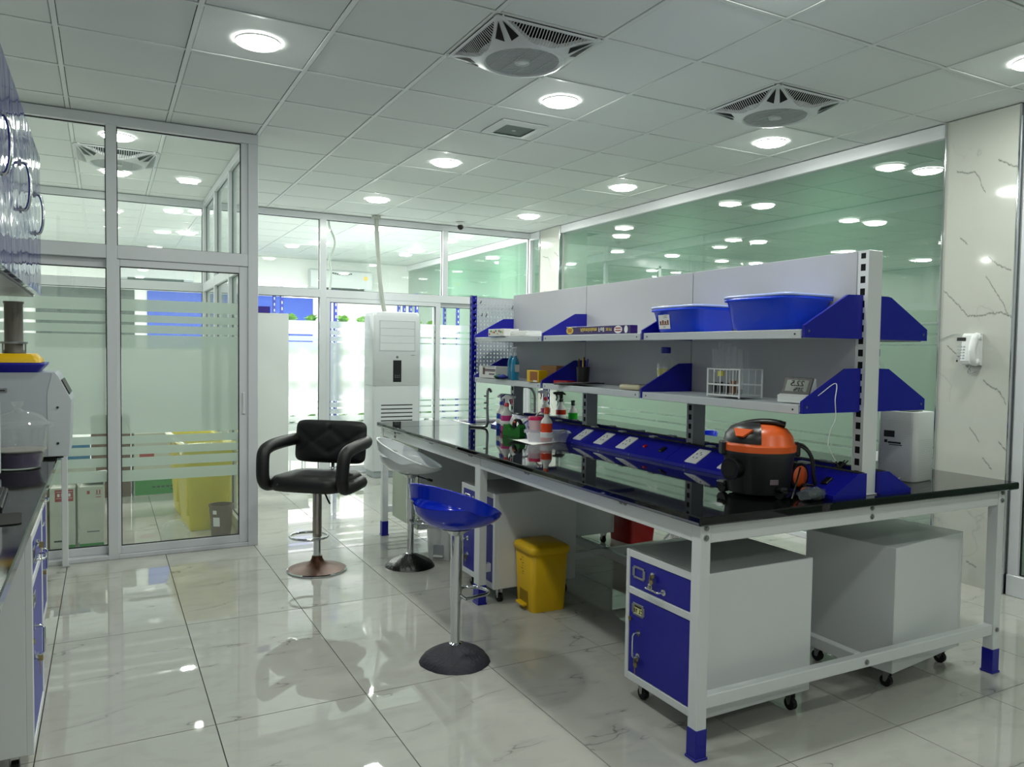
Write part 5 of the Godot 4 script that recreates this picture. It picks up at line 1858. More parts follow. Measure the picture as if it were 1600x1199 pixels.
func footrest(o: Node3D, y: float, dirx: float, m: Material) -> void:
	var st := S()
	var p := [Vector3(0.02 * dirx, y, 0.045)]
	for i in 9:
		var a := PI * (0.5 - float(i) / 8)
		p.append(Vector3((0.13 + cos(a) * 0.065) * dirx, y, sin(a) * 0.075))
	p.append(Vector3(0.02 * dirx, y, -0.045))
	tube(st, p, 0.008, 10)
	rod(st, Vector3(0.02 * dirx, y, 0.045), Vector3(0.0, y + 0.018, 0.026), 0.008, 8)
	rod(st, Vector3(0.02 * dirx, y, -0.045), Vector3(0.0, y + 0.018, -0.026), 0.008, 8)
	put("footrest", st, m, o)

func pedestal_stool(label: String, at: Vector3, turn: float, seat: Material, bag: Material, sd: int) -> Node3D:
	var o := thing("bar_stool", label, "stool", at, turn, "moulded gas-lift stools")
	abs_seat(o, seat)
	(o.get_child(0) as Node3D).position = Vector3(0, 0.628, 0)
	bagged_base(o, bag, 0.168, 0.085, sd)
	var st := S()
	lathe(st, [Vector2(0.030, 0.06), Vector2(0.030, 0.085), Vector2(0.0225, 0.09), Vector2(0.0225, 0.31)], 28)
	put("lower_tube", st, M.chrome, o)
	st = S()
	lathe(st, [Vector2(0.0, 0.29), Vector2(0.0275, 0.29), Vector2(0.028, 0.293), Vector2(0.028, 0.60), Vector2(0.05, 0.618), Vector2(0.075, 0.634), Vector2(0, 0.636)], 28)
	put("column", st, M.chrome, o)
	footrest(o, 0.30, 1.0, M.chrome)
	st = S()
	tube(st, [Vector3(0.02, 0.615, -0.02), Vector3(0.05, 0.60, -0.05), Vector3(0.10, 0.575, -0.10)], 0.0045, 8)
	box(st, Vector3(0.115, 0.568, -0.115), Vector3(0.05, 0.018, 0.018), 0.006, Basis(Vector3.UP, 0.78) * Basis(Vector3.BACK, -0.35))
	put("lever", st, M.black_plastic, o)
	return o

func stools() -> void:
	pedestal_stool("blue moulded stool in the foreground with a dark bag tied over its base", Vector3(1.455, 0, -3.255), 0.42, M.blue_abs, M.bag, 1)
	pedestal_stool("grey moulded stool pushed against the far end of the bench", Vector3(1.83, 0, -4.86), -0.5, M.grey_abs, M.bag_black, 4)
	pedestal_stool("blue moulded stool on the far side of the bench, only its back showing", Vector3(4.02, 0, -4.60), PI - 0.3, mat("bright_blue_abs", Color(0.01, 0.14, 0.70), 0.16), M.bag_black, 6)
	pedestal_stool("white moulded stool beyond the near end of the bench, hidden behind the air purifier", Vector3(4.12, 0, -3.05), PI + 0.2, M.white_plastic, M.bag_black, 9)

	# black padded chair
	var o := thing("bar_chair", "black padded swivel bar chair with loop arms on a rusty round base", "chair", Vector3(1.235, 0, -5.02), -0.72)
	var st := S()
	loft(st, [rr(0.40, 0.36, 0.08, 0.545), rr(0.47, 0.44, 0.09, 0.555), rr(0.50, 0.47, 0.10, 0.585), rr(0.495, 0.465, 0.10, 0.62), rr(0.46, 0.43, 0.09, 0.642), rr(0.25, 0.22, 0.05, 0.650)], true)
	put("seat", st, M.leather, o)
	st = S()
	# back cushion: a rounded slab with a diamond of tufting
	gid += 1
	var nx := 28
	var ny := 18
	var bt := Transform3D(Basis(Vector3.RIGHT, -0.12), Vector3(0, 0.835, -0.19))
	var tuft := [Vector2(0, 0.02), Vector2(-0.11, 0.0), Vector2(0.11, 0.0), Vector2(0, 0.085), Vector2(0, -0.075)]
	var seams := [[Vector2(-0.235, 0.07), Vector2(0, -0.075)], [Vector2(0.235, 0.07), Vector2(0, -0.075)], [Vector2(-0.235, -0.08), Vector2(0, 0.085)], [Vector2(0.235, -0.08), Vector2(0, 0.085)], [Vector2(0, 0.085), Vector2(0, 0.14)]]
	for side in 2:
		gid += 1
		for i in nx:
			for j in ny:
				var q := []
				for d in [[0, 0], [1, 0], [1, 1], [0, 1]]:
					var u: float = -1.0 + 2.0 * (i + d[0]) / nx
					var v: float = -1.0 + 2.0 * (j + d[1]) / ny
					var e: float = pow(pow(absf(u), 8.0) + pow(absf(v), 8.0), 0.125)
					var mx: float = maxf(absf(u), absf(v))
					var s: float = mx / maxf(e, 1e-4) if mx > 0.001 else 1.0
					var x: float = u * s * 0.262
					var y: float = v * s * 0.145
					var edge: float = 1.0 - pow(mx, 6.0)
					var z: float = 0.008 + 0.034 * sqrt(maxf(edge, 0.0))
					if side == 0:
						for sm in seams:
							var cp := Geometry2D.get_closest_point_to_segment(Vector2(x, y), sm[0], sm[1])
							z -= 0.010 * exp(-pow(cp.distance_to(Vector2(x, y)) / 0.014, 2.0)) * clampf(edge * 2.0, 0.0, 1.0)
						q.append(bt * Vector3(x, y, z - 0.008))
					else:
						q.append(bt * Vector3(x, y, -z + 0.008))
				if side == 0:
					quad(st, q[0], q[1], q[2], q[3], gid)
				else:
					quad(st, q[3], q[2], q[1], q[0], gid)
	put("backrest", st, M.leather, o)
	for s in [-1.0, 1.0]:
		st = S()
		var pts := curve([Vector3(0.235 * s, 0.845, -0.24), Vector3(0.272 * s, 0.842, -0.16), Vector3(0.285 * s, 0.835, 0.0), Vector3(0.285 * s, 0.822, 0.12), Vector3(0.283 * s, 0.79, 0.185), Vector3(0.278 * s, 0.70, 0.205), Vector3(0.275 * s, 0.62, 0.20), Vector3(0.27 * s, 0.582, 0.15), Vector3(0.265 * s, 0.578, 0.0), Vector3(0.255 * s, 0.58, -0.13)], 6)
		tube(st, pts, 0.041, 14)
		for e in [pts[0], pts[-1]]:
			lathe(st, [Vector2(0, -0.04), Vector2(0.029, -0.029), Vector2(0.04, 0), Vector2(0.029, 0.029), Vector2(0, 0.04)], 14, Transform3D(Basis.IDENTITY, e))
		put("arm", st, M.leather, o)
	st = S()
	tube(st, [Vector3(0, 0.56, -0.14), Vector3(0, 0.60, -0.215), Vector3(0, 0.74, -0.235), Vector3(0, 0.82, -0.225)], 0.013, 10)
	put("back_bracket", st, M.chrome, o)
	st = S()
	lathe(st, [Vector2(0.024, 0.09), Vector2(0.024, 0.24)], 24)
	put("lower_tube", st, M.chrome, o)
	st = S()
	lathe(st, [Vector2(0, 0.225), Vector2(0.030, 0.225), Vector2(0.030, 0.54), Vector2(0.09, 0.548)], 24)
	put("column", st, mat("worn_chrome", Color(0.66, 0.63, 0.60), 0.2, 1.0), o)
	st = S()
	lathe(st, [Vector2(0, 0.001), Vector2(0.188, 0.001), Vector2(0.191, 0.006), Vector2(0.186, 0.013), Vector2(0.15, 0.020), Vector2(0.09, 0.036), Vector2(0.05, 0.056), Vector2(0.036, 0.078), Vector2(0.033, 0.098), Vector2(0, 0.10)], 48)
	put("base", st, M.rust, o, "rusty brown trumpet base")
	st = S()
	lathe(st, [Vector2(0.186, 0.0015), Vector2(0.194, 0.003), Vector2(0.194, 0.009), Vector2(0.186, 0.0135)], 48)
	put("base_rim", st, M.chrome, o)
	st = S()
	var ring := []
	for i in 28:
		var a := TAU * i / 28
		ring.append(Vector3(-0.06 + cos(a) * 0.125, 0.222, sin(a) * 0.115))
	tube(st, ring, 0.0085, 8, true)
	put("footrest", st, M.chrome, o)
	st = S()
	tube(st, curve([Vector3(0.03, 0.54, 0.0), Vector3(0.07, 0.52, 0.03), Vector3(0.10, 0.485, 0.05), Vector3(0.125, 0.465, 0.07)], 4), 0.006, 8)
	put("lever", st, M.black_plastic, o)

# ---------- bins on the floor of the laboratory
func pedal_bin(label: String, at: Vector3, turn: float, w: float, d: float, h: float, m: Material) -> Node3D:
	# the pedal looks along +z
	var o := thing("pedal_bin", label, "bin", at, turn)
	var st := S()
	loft(st, [rr(w * 0.84, d * 0.84, 0.02, 0.0), rr(w * 0.86, d * 0.86, 0.025, 0.006), rr(w * 0.97, d * 0.97, 0.03, h * 0.86), rr(w * 0.95, d * 0.95, 0.03, h * 0.865)], true)
	put("body", st, m, o)
	st = S()
	loft(st, [rr(w * 1.0, d * 1.0, 0.032, h * 0.855), rr(w * 1.05, d * 1.05, 0.034, h * 0.865), rr(w * 1.05, d * 1.05, 0.034, h * 0.93), rr(w * 1.02, d * 1.02, 0.034, h * 0.955), rr(w * 0.94, d * 0.94, 0.03, h * 0.972), rr(w * 0.9, d * 0.9, 0.03, h * 0.972), rr(w * 0.86, d * 0.86, 0.03, h * 0.985), rr(w * 0.3, d * 0.3, 0.03, h)], true)
	put("lid", st, m, o)
	st = S()
	box(st, Vector3(0, 0.062, d * 0.432), Vector3(w * 0.42, 0.10, 0.012), 0.004)
	put("pedal_recess", st, M.grey_paint if m == M.white_plastic else mat("recess", m.albedo_color.darkened(0.35), 0.5), o)
	st = S()
	box(st, Vector3(0, 0.034, d * 0.47), Vector3(w * 0.38, 0.016, 0.05), 0.005)
	put("pedal", st, m, o)
	return o

func bins() -> void:
	var b := pedal_bin("yellow pedal bin with a black printed mark, under the side of the bench", Vector3(2.215, 0, -3.755), -PI / 2 - 0.05, 0.245, 0.245, 0.385, M.yellow)
	var st := S()
	for k in 7:
		var y := 0.20 + 0.016 * k
		box(st, Vector3(-0.012 + 0.012 * sin(k * 2.1), y, 0.1045 + y * 0.042), Vector3(0.016 + 0.010 * (k % 3), 0.005, 0.001), 0.0, Basis(Vector3.BACK, 0.5 * sin(k * 1.7)))
		box(st, Vector3(0.012 - 0.010 * cos(k * 1.3), y + 0.004, 0.1045 + y * 0.042), Vector3(0.005, 0.012, 0.001), 0.0)
	put("printed_mark", st, M.ink, b)
	pedal_bin("white pedal bin behind the base of the grey stool", Vector3(2.095, 0, -4.955), -0.6, 0.185, 0.18, 0.27, M.white_plastic)
	var r := thing("red_bin", "red plastic bin on the floor on the far side of the bench", "bin", Vector3(3.67, 0, -4.82), 0.1)
	st = S()
	loft(st, [rr(0.26, 0.24, 0.03, 0.0), rr(0.31, 0.29, 0.035, 0.36), rr(0.33, 0.31, 0.035, 0.362), rr(0.33, 0.31, 0.035, 0.38), rr(0.29, 0.27, 0.03, 0.375), rr(0.25, 0.23, 0.03, 0.02)], true)
	put("tub", st, M.red, r)
	var pb := thing("plastic_bag", "crumpled clear plastic bag on the floor past the bench", "bag", Vector3(4.05, 0, -4.25))
	st = S()
	var rings := []
	for i in 7:
		var t := float(i) / 6
		var ring := PackedVector3Array()
		for a in 16:
			var an := TAU * a / 16
			var rad := 0.11 * sin(PI * (0.22 + 0.72 * t)) * (1.0 + 0.2 * sin(an * 5 + i * 2.0))
			ring.append(Vector3(cos(an) * rad * 1.5, 0.001 + t * 0.13, -sin(an) * rad))
		rings.append(ring)
	loft(st, rings, true)
	put("film", st, glassy("bag_film", Color(0.8, 0.82, 0.82), 0.30), pb)

# ---------- counter along the left wall
func left_counter() -> void:
	var w := thing("counter_worktop", "dark grey granite counter along the left wall", "worktop", Vector3(-0.52, 0.84, -3.6))
	var st := S()
	span(st, Vector3(-0.305, 0, -2.23), Vector3(0.302, 0.04, 2.3), 0.004)
	put("slab", st, M.granite_grey, w)
	var l := thing("support_post", "slim white square post carrying the far end of the left counter", "post", Vector3(-0.238, 0, -5.80))
	st = S()
	box(st, Vector3(0, 0.42, 0), Vector3(0.036, 0.84, 0.036), 0.003)
	put("shaft", st, M.white_paint, l)
	st = S()
	box(st, Vector3(0, 0.004, 0), Vector3(0.05, 0.008, 0.05), 0.002)
	put("foot", st, M.grey_paint, l)
	var names := ["white base cabinet with blue fronts nearest us under the left counter", "middle base cabinet with blue fronts under the left counter", "furthest base cabinet with blue fronts under the left counter"]
	for k in 3:
		cabinet(names[k], Vector3([-0.463, -0.505, -0.52][k], 0, [-3.21, -3.80, -4.40][k]), PI / 2, [0.48, 0.54, 0.54][k], 0.832, 0.49, "base cabinets under the left counter")
	# wall cabinets
	for k in 3:
		var o := thing("wall_cabinet", ["glossy blue wall cabinet nearest us, cut by the left edge", "middle glossy blue wall cabinet with a chrome handle", "furthest glossy blue wall cabinet before the glass partition"][k], "cabinet", Vector3(-0.56, 1.735, -2.99 - 0.748 * k), PI / 2, "glossy blue wall cabinets")
		st = S()
		span(st, Vector3(-0.373, 0.0, -0.24), Vector3(0.373, 0.735, 0.235), 0.002)
		put("body", st, M.white_paint, o)
		st = S()
		span(st, Vector3(-0.368, -0.012, -0.22), Vector3(0.368, -0.001, 0.225), 0.001)
		put("underside", st, M.grey_paint, o)
		st = S()
		span(st, Vector3(-0.371, -0.004, 0.2355), Vector3(0.371, 0.738, 0.26), 0.002)
		var d := put("door", st, M.gloss_blue, o)
		st = S()
		tube(st, curve([Vector3(0, 0.285, 0.262), Vector3(0, 0.29, 0.282), Vector3(0, 0.34, 0.294), Vector3(0, 0.42, 0.294), Vector3(0, 0.47, 0.282), Vector3(0, 0.475, 0.262)], 5), 0.007, 10)
		for y in [0.285, 0.475]:
			rod(st, Vector3(0, y, 0.259), Vector3(0, y, 0.266), 0.015, 16)
		put("handle", st, M.chrome, d)
	# instrument with a sloped window
	var m := thing("lab_instrument", "white box instrument with a sloped front window on the left counter", "instrument", Vector3(-0.5, 0.8805, -4.78))
	st = S()
	prism(st, [Vector2(-0.30, 0.012), Vector2(0.333, 0.012), Vector2(0.346, 0.30), Vector2(0.285, 0.43), Vector2(0.272, 0.445), Vector2(-0.30, 0.445)], -0.22, 0.22)
	put("body", st, mat("instrument_grey", Color(0.70, 0.72, 0.75), 0.4), m)
	st = S()
	prism(st, [Vector2(0.24, 0.014), Vector2(0.334, 0.014), Vector2(0.347, 0.30), Vector2(0.287, 0.43), Vector2(0.262, 0.441), Vector2(0.24, 0.34)], 0.2195, 0.2225)
	put("front_cheek", st, M.pale_grey, m)
	st = S()
	box(st, Vector3(0.319, 0.368, 0.0), Vector3(0.004, 0.085, 0.30), 0.001, Basis(Vector3.BACK, 0.438))
	put("window", st, M.black_plastic, m)
	st = S()
	for p in [[0.285, 0.08], [0.285, 0.265]]:
		rod(st, Vector3(p[0], p[1], 0.222), Vector3(p[0], p[1], 0.226), 0.006, 10)
	put("screw", st, M.dark_plastic, m)
	st = S()
	box(st, Vector3(0.03, 0.355, 0.2208), Vector3(0.075, 0.022, 0.0015), 0.0)
	var pl := put("maker_plate", st, M.steel, m)
	st = S()
	box(st, Vector3(0.03, 0.355, 0.2217), Vector3(0.058, 0.006, 0.001), 0.0)
	put("print", st, M.ink, pl)
	st = S()
	for x in [-0.28, 0.29]:
		for z in [-0.18, 0.18]:
			rod(st, Vector3(x, 0, z), Vector3(x, 0.014, z), 0.018, 12)
	put("foot", st, M.rubber, m)
	var tb := thing("blue_tray", "flat blue plastic tray on top of the white instrument", "tray", Vector3(-0.56, 1.3265, -4.72))
	st = S()
	loft(st, [rr(0.52, 0.32, 0.02, 0.0), rr(0.58, 0.36, 0.025, 0.035), rr(0.585, 0.365, 0.025, 0.048), rr(0.55, 0.33, 0.02, 0.046)], true)
	put("tub", st, M.blue_paint, tb)
	var ty := thing("yellow_tray", "yellow plastic tray stacked on the blue tray", "tray", Vector3(-0.58, 1.3755, -4.72))
	st = S()
	loft(st, [rr(0.58, 0.33, 0.02, 0.0), rr(0.57, 0.32, 0.025, 0.02), rr(0.52, 0.28, 0.025, 0.045), rr(0.50, 0.26, 0.02, 0.045)], true)
	put("tub", st, M.yellow, ty)
	var sv := thing("glass_cylinder", "tall glass cylinder of grey granules standing on the trays", "cylinder", Vector3(-0.415, 1.421, -4.72))
	st = S()
	lathe(st, [Vector2(0, 0), Vector2(0.048, 0), Vector2(0.048, 0.012), Vector2(0.042, 0.02), Vector2(0.042, 0.255), Vector2(0.047, 0.262), Vector2(0.047, 0.268), Vector2(0.0, 0.268)], 28)
	var sm := mat("granules", Color.WHITE, 0.5)
	tri_tex(sm, noise_tex(41, 0.25, Color(0.20, 0.18, 0.16), Color(0.44, 0.41, 0.38), 256, 2), 9.0)
	put("granules", st, sm, sv)
	st = S()
	lathe(st, [Vector2(0.049, 0.0), Vector2(0.049, 0.27), Vector2(0.052, 0.275)], 28)
	put("glass", st, M.clear, sv)
	st = S()
	lathe(st, [Vector2(0, 0.268), Vector2(0.022, 0.27), Vector2(0.024, 0.31), Vector2(0, 0.312)], 20)
	put("stopper", st, M.clear, sv)
	st = S()
	lathe(st, [Vector2(0.05, 0.050), Vector2(0.062, 0.050), Vector2(0.062, 0.060), Vector2(0.05, 0.060)], 28)
	for k in 3:
		var a := TAU * k / 3 + 0.4
		rod(st, Vector3(cos(a) * 0.057, 0.0, sin(a) * 0.057), Vector3(cos(a) * 0.057, 0.052, sin(a) * 0.057), 0.004, 8)
	put("clamp_ring", st, M.steel, sv)
	# desiccator
	var d := thing("desiccator", "glass desiccator with a knobbed lid and purple crystals in its base", "desiccator", Vector3(-0.365, 0.8805, -4.28))
	st = S()
	lathe(st, [Vector2(0, 0), Vector2(0.085, 0.0), Vector2(0.095, 0.006), Vector2(0.108, 0.07), Vector2(0.118, 0.086), Vector2(0.126, 0.195), Vector2(0.150, 0.198), Vector2(0.150, 0.204)], 44)
	put("bowl", st, M.lab_glass, d)
	st = S()
	lathe(st, [Vector2(0.150, 0.206), Vector2(0.150, 0.211), Vector2(0.128, 0.214), Vector2(0.10, 0.25), Vector2(0.055, 0.272), Vector2(0.022, 0.277), Vector2(0.014, 0.285), Vector2(0.024, 0.302), Vector2(0.028, 0.318), Vector2(0, 0.326)], 44)
	put("lid", st, M.lab_glass, d)
	st = S()
	lathe(st, [Vector2(0, 0.007), Vector2(0.09, 0.008), Vector2(0.104, 0.070), Vector2(0.09, 0.078), Vector2(0, 0.076)], 36)
	var cr := mat("crystals", Color.WHITE, 0.3)
	tri_tex(cr, noise_tex(43, 0.3, Color(0.07, 0.03, 0.12), Color(0.42, 0.28, 0.55), 256, 2), 12.0)
	put("crystals", st, cr, d)
	st = S()
	lathe(st, [Vector2(0, 0.085), Vector2(0.115, 0.085), Vector2(0.116, 0.090), Vector2(0, 0.090)], 36)
	put("plate", st, mat("porcelain", Color(0.62, 0.60, 0.57), 0.3), d)
	# device cut by the frame, keyboard
	var mv := thing("bench_oven", "white cased appliance with black slots, cut by the left edge", "oven", Vector3(-0.60, 0.8805, -3.85))
	st = S()
	span(st, Vector3(-0.19, 0.012, -0.20), Vector3(0.19, 0.335, 0.20), 0.004)
	put("body", st, M.pale_grey, mv)
	st = S()
	for k in 3:
		box(st, Vector3(0.15, 0.30 - 0.014 * k, 0.2003), Vector3(0.05, 0.006, 0.001), 0.0)
	put("slots", st, M.void, mv)
	st = S()
	span(st, Vector3(-0.185, 0.02, 0.2), Vector3(0.195, 0.26, 0.215), 0.003)
	put("door", st, M.white_paint, mv)
	st = S()
	for x in [-0.16, 0.16]:
		for z in [-0.16, 0.16]:
			rod(st, Vector3(x, 0, z), Vector3(x, 0.014, z), 0.014, 12)
	put("foot", st, M.rubber, mv)
	var kb := thing("keyboard", "black computer keyboard near the edge of the left counter", "keyboard", Vector3(-0.40, 0.8805, -3.40), PI / 2 + 0.05)
	st = S()
	box(st, Vector3(0, 0.009, 0), Vector3(0.42, 0.016, 0.135), 0.004, Basis(Vector3.RIGHT, 0.05))
	put("case", st, M.black_plastic, kb)
	st = S()
	for i in 15:
		for j in 5:
			box(st, Vector3(-0.19 + 0.0272 * i, 0.0195 - 0.0006 * j, -0.048 + 0.0235 * j), Vector3(0.022, 0.006, 0.019), 0.002)
	put("keys", st, M.dark_plastic, kb)
	var mp := thing("mouse_pad", "thin black mouse pad on the left counter before the keyboard", "mouse pad", Vector3(-0.36, 0.8805, -3.02), 0.08)
	st = S()
	loft(st, [rr(0.22, 0.20, 0.02, 0), rr(0.22, 0.20, 0.02, 0.003)], true)
	put("pad", st, M.rubber, mp)

# ---------- at the back of the laboratory and behind the glass
func back_things() -> void:
	var a := thing("tower_air_conditioner", "tall white floor-standing air conditioner before the back partition", "air conditioner", Vector3(2.965, 0, -8.53))
	var st := S()
	box(st, Vector3(0, 0.04, 0), Vector3(0.52, 0.08, 0.32), 0.006)
	put("plinth", st, M.grey_plastic, a)
	st = S()
	loft(st, [rr(0.57, 0.36, 0.03, 0.08), rr(0.57, 0.36, 0.03, 1.055)], true)
	put("lower_cabinet", st, M.ac_white, a)
	st = S()
	loft(st, [rr(0.565, 0.355, 0.03, 1.058), rr(0.565, 0.355, 0.03, 1.063), rr(0.57, 0.36, 0.03, 1.066), rr(0.57, 0.36, 0.03, 1.85), rr(0.55, 0.34, 0.04, 1.89), rr(0.50, 0.29, 0.05, 1.905), rr(0.2, 0.1, 0.03, 1.91)], true)
	put("upper_cabinet", st, M.ac_white, a)
	st = S()
	for q in [[-0.215, 1.455, -0.209, 1.80], [0.209, 1.455, 0.215, 1.80], [-0.215, 1.796, 0.215, 1.802], [-0.215, 1.452, 0.215, 1.458]]:
		span(st, Vector3(q[0], q[1], 0.1785), Vector3(q[2], q[3], 0.1815), 0.0)
	put("outlet_frame", st, M.grey_paint, a)
	for k in 4:
		st = S()
		span(st, Vector3(-0.207, 1.462 + 0.0838 * k, 0.1785), Vector3(0.207, 1.542 + 0.0838 * k, 0.183), 0.002)
		put("outlet_slat", st, M.ac_white, a)
	st = S()
	span(st, Vector3(-0.05, 1.10, 0.1785), Vector3(0.05, 1.35, 0.183), 0.003)
	var dp := put("control_panel", st, M.black_plastic, a)
	st = S()
	for k in 3:
		box(st, Vector3(-0.022 + 0.022 * k, 1.155, 0.1833), Vector3(0.010, 0.006, 0.001), 0.0)
		box(st, Vector3(-0.022 + 0.022 * k, 1.175, 0.1833), Vector3(0.006, 0.008, 0.001), 0.0)
	put("button", st, M.grey_plastic, dp)
	st = S()
	lathe(st, [Vector2(0, 0), Vector2(0.016, 0), Vector2(0.014, 0.004), Vector2(0, 0.004)], 20, Transform3D(Basis(Vector3.RIGHT, PI / 2), Vector3(0, 1.385, 0.179)))
	box(st, Vector3(0.19, 1.41, 0.1795), Vector3(0.045, 0.008, 0.002), 0.0)
	put("badge", st, M.steel, a)
	for k in 14:
		st = S()
		span(st, Vector3(-0.19, 0.25 + 0.0445 * k, 0.1765), Vector3(0.19, 0.263 + 0.0445 * k, 0.1808), 0.001)
		put("intake_slot", st, M.dark_plastic, a)
	var c := thing("conduit", "pale hose running down from the ceiling to the tower air conditioner", "hose", Vector3(2.80, 0, -8.62))
	st = S()
	tube(st, curve([Vector3(-0.01, H - 0.002, 0), Vector3(0.0, 2.8, 0), Vector3(0.018, 2.5, 0.01), Vector3(0.03, 2.3, 0.02), Vector3(0.06, 2.05, 0.03), Vector3(0.09, 1.905, 0.03)], 6), 0.026, 12)
	for i in 34:
		var y := 1.93 + i * 0.032
	put("hose", st, mat("hose_grey", Color(0.62, 0.64, 0.61), 0.5), c)
	st = S()
	lathe(st, [Vector2(0.03, H - 0.035), Vector2(0.05, H - 0.03), Vector2(0.052, H - 0.002)], 16, Transform3D(Basis.IDENTITY, Vector3(-0.01, 0, 0)))
	put("collar", st, M.hose_grey, c)
	var hc := thing("hanging_cable", "wavy white cable hanging behind the back partition mullion", "cable", Vector3(2.36, 0, -8.98))
	st = S()
	tube(st, curve([Vector3(-0.03, H - 0.02, 0), Vector3(-0.02, 2.9, 0), Vector3(0.045, 2.72, 0), Vector3(-0.02, 2.5, 0), Vector3(0.0, 2.35, 0), Vector3(-0.02, 2.1, 0)], 7), 0.014, 8)
	put("cable", st, M.hose_grey, hc)
	# split air conditioners on the far wall
	for k in 2:
		var s := thing("wall_air_conditioner", ["white wall air conditioner with a dark emblem above the tower unit, on the far wall", "white wall air conditioner on the far wall seen through the side room"][k], "air conditioner", Vector3([3.66, 0.72][k], 2.48, -13.39), 0.0, "wall air conditioners")
		st = S()
		prism(st, [Vector2(0, 0), Vector2(0.13, 0.0), Vector2(0.20, 0.05), Vector2(0.22, 0.20), Vector2(0.20, 0.34), Vector2(0.16, 0.37), Vector2(0, 0.37)], -0.54, 0.54, Transform3D(Basis(Vector3.UP, -PI / 2), Vector3.ZERO))
		put("body", st, M.ac_white, s)
		st = S()
		box(st, Vector3(0, 0.042, 0.182), Vector3(0.80, 0.045, 0.03), 0.004, Basis(Vector3.RIGHT, 0.9))
		put("louvre", st, M.dark_plastic, s)
		if k == 0:
			st = S()
			for i in 9:
				box(st, Vector3(-0.16 + 0.04 * i, 0.285 - 0.016 * sin(PI * i / 8.0) + 0.02, 0.214 + 0.002), Vector3(0.03, 0.022, 0.006), 0.002)
			put("emblem", st, M.ink, s)
			st = S()
			box(st, Vector3(0.42, 0.24, 0.2195), Vector3(0.065, 0.065, 0.003), 0.001)
			put("sticker", st, M.yellow, s)
	var bp := thing("blue_board", "wide blue board on the far wall behind the plant racks", "board", Vector3(1.85, 1.45, -13.385))
	st = S()
	span(st, Vector3(-1.25, 0, 0), Vector3(1.35, 0.90, 0.02), 0.003)
	put("panel", st, M.blue_wall, bp)
	var db := thing("dark_board", "dark grey board on the far wall left of the blue one", "board", Vector3(-0.3, 1.45, -13.385))
	st = S()
	span(st, Vector3(-0.6, 0, 0), Vector3(0.72, 0.90, 0.02), 0.003)
	put("panel", st, M.dark_plastic, db)
	# white foam board leaning behind the fixed pane, with a violet box on top
	var fb := thing("display_board", "tall white board standing before the glass behind the black chair", "board", Vector3(1.67, 0.0, -8.70))
	st = S()
	span(st, Vector3(-0.33, 0.05, -0.02), Vector3(0.14, 1.855, 0.02), 0.003)
	put("sheet", st, M.white_plastic, fb)
	st = S()
	for x in [-0.25, 0.05]:
		span(st, Vector3(x - 0.02, 0, -0.08), Vector3(x + 0.02, 0.05, 0.08), 0.003)
	put("foot", st, M.white_plastic, fb)
	carton("violet_box", "small violet box on top of the tall white board by the glass", "box", Vector3(1.50, 1.856, -8.70), Vector3(0.22, 0.07, 0.05), 0.0, mat("violet", Color(0.20, 0.10, 0.55), 0.5))
	var wt := thing("white_crate", "small white crate on legs behind the glass by the black chair", "crate", Vector3(2.02, 0, -9.25))
	st = S()
	loft(st, [rr(0.22, 0.2, 0.02, 0.14), rr(0.26, 0.24, 0.02, 0.42), rr(0.28, 0.26, 0.02, 0.425), rr(0.28, 0.26, 0.02, 0.44)], true)
	put("tub", st, M.white_plastic, wt)
	st = S()
	for x in [-0.09, 0.09]:
		for z in [-0.08, 0.08]:
			rod(st, Vector3(x, 0, z), Vector3(x, 0.142, z), 0.012, 8)
	put("leg", st, M.white_plastic, wt)
	# plant racks
	var leaf := S()
	rng.seed = 21
	for k in 26:
		var a0 := rng.randf() * TAU
		var t := rng.randf_range(0.3, 1.2)
		var l := rng.randf_range(0.09, 0.19)
		var d := Vector3(cos(a0) * cos(t), sin(t), sin(a0) * cos(t))
		var sd := d.cross(Vector3.UP).normalized() * l * 0.28
		var b := d * 0.012
		var mid := d * l * 0.55 + Vector3.UP * 0.01
		gid += 1
		tri(leaf, b, mid + sd, mid - sd, gid)
		tri(leaf, mid - sd, mid + sd, d * l - Vector3.UP * l * 0.2, gid)
	var leaf_o: MeshInstance3D
	var tray_o: MeshInstance3D
	for k in 3:
		var z: float = [-10.1, -10.1, -10.5][k]
		var x0: float = [1.95, 2.75, 3.95][k]
		var wd: float = [0.36, 1.12, 0.95][k]
		x0 = [2.02, 2.72, 3.93][k]
		wd = [0.62, 1.15, 0.75][k]
		var o := thing("plant_rack", ["lit plant rack left of the back mullion, with a leafy top shelf", "lit plant rack with blue slotted posts behind the tower air conditioner", "lit plant rack behind the right sliding door"][k], "plant rack", Vector3(x0, 0, z), 0.0, "lit plant racks")
		for x in [0.0, wd]:
			for zz in [0.0, -0.5]:
				st = S()
				span(st, Vector3(x - 0.02, 0, zz - 0.003), Vector3(x + 0.02, 2.26, zz), 0.001)
				span(st, Vector3(x - 0.02, 0, zz - 0.04), Vector3(x - 0.016, 2.26, zz), 0.001)
				var pst := put("post", st, M.blue_paint, o)
				st = S()
				for i in 28:
					box(st, Vector3(x + 0.002, 0.06 + 0.08 * i, zz + 0.0004), Vector3(0.012, 0.035, 0.001), 0.0)
				put("slots", st, M.white_paint, pst)
		for y in [0.42, 0.88, 1.32, 1.76, 2.22]:
			st = S()
			span(st, Vector3(0, y - 0.03, -0.5), Vector3(wd, y, 0.0), 0.002)
			var sh := put("shelf", st, M.white_paint, o)
			if y > 0.5:
				st = S()
				for zz in [-0.14, -0.36]:
					rod(st, Vector3(0.05, y - 0.055, zz), Vector3(wd - 0.05, y - 0.055, zz), 0.014, 10)
				put("grow_light", st, M.grow, sh)
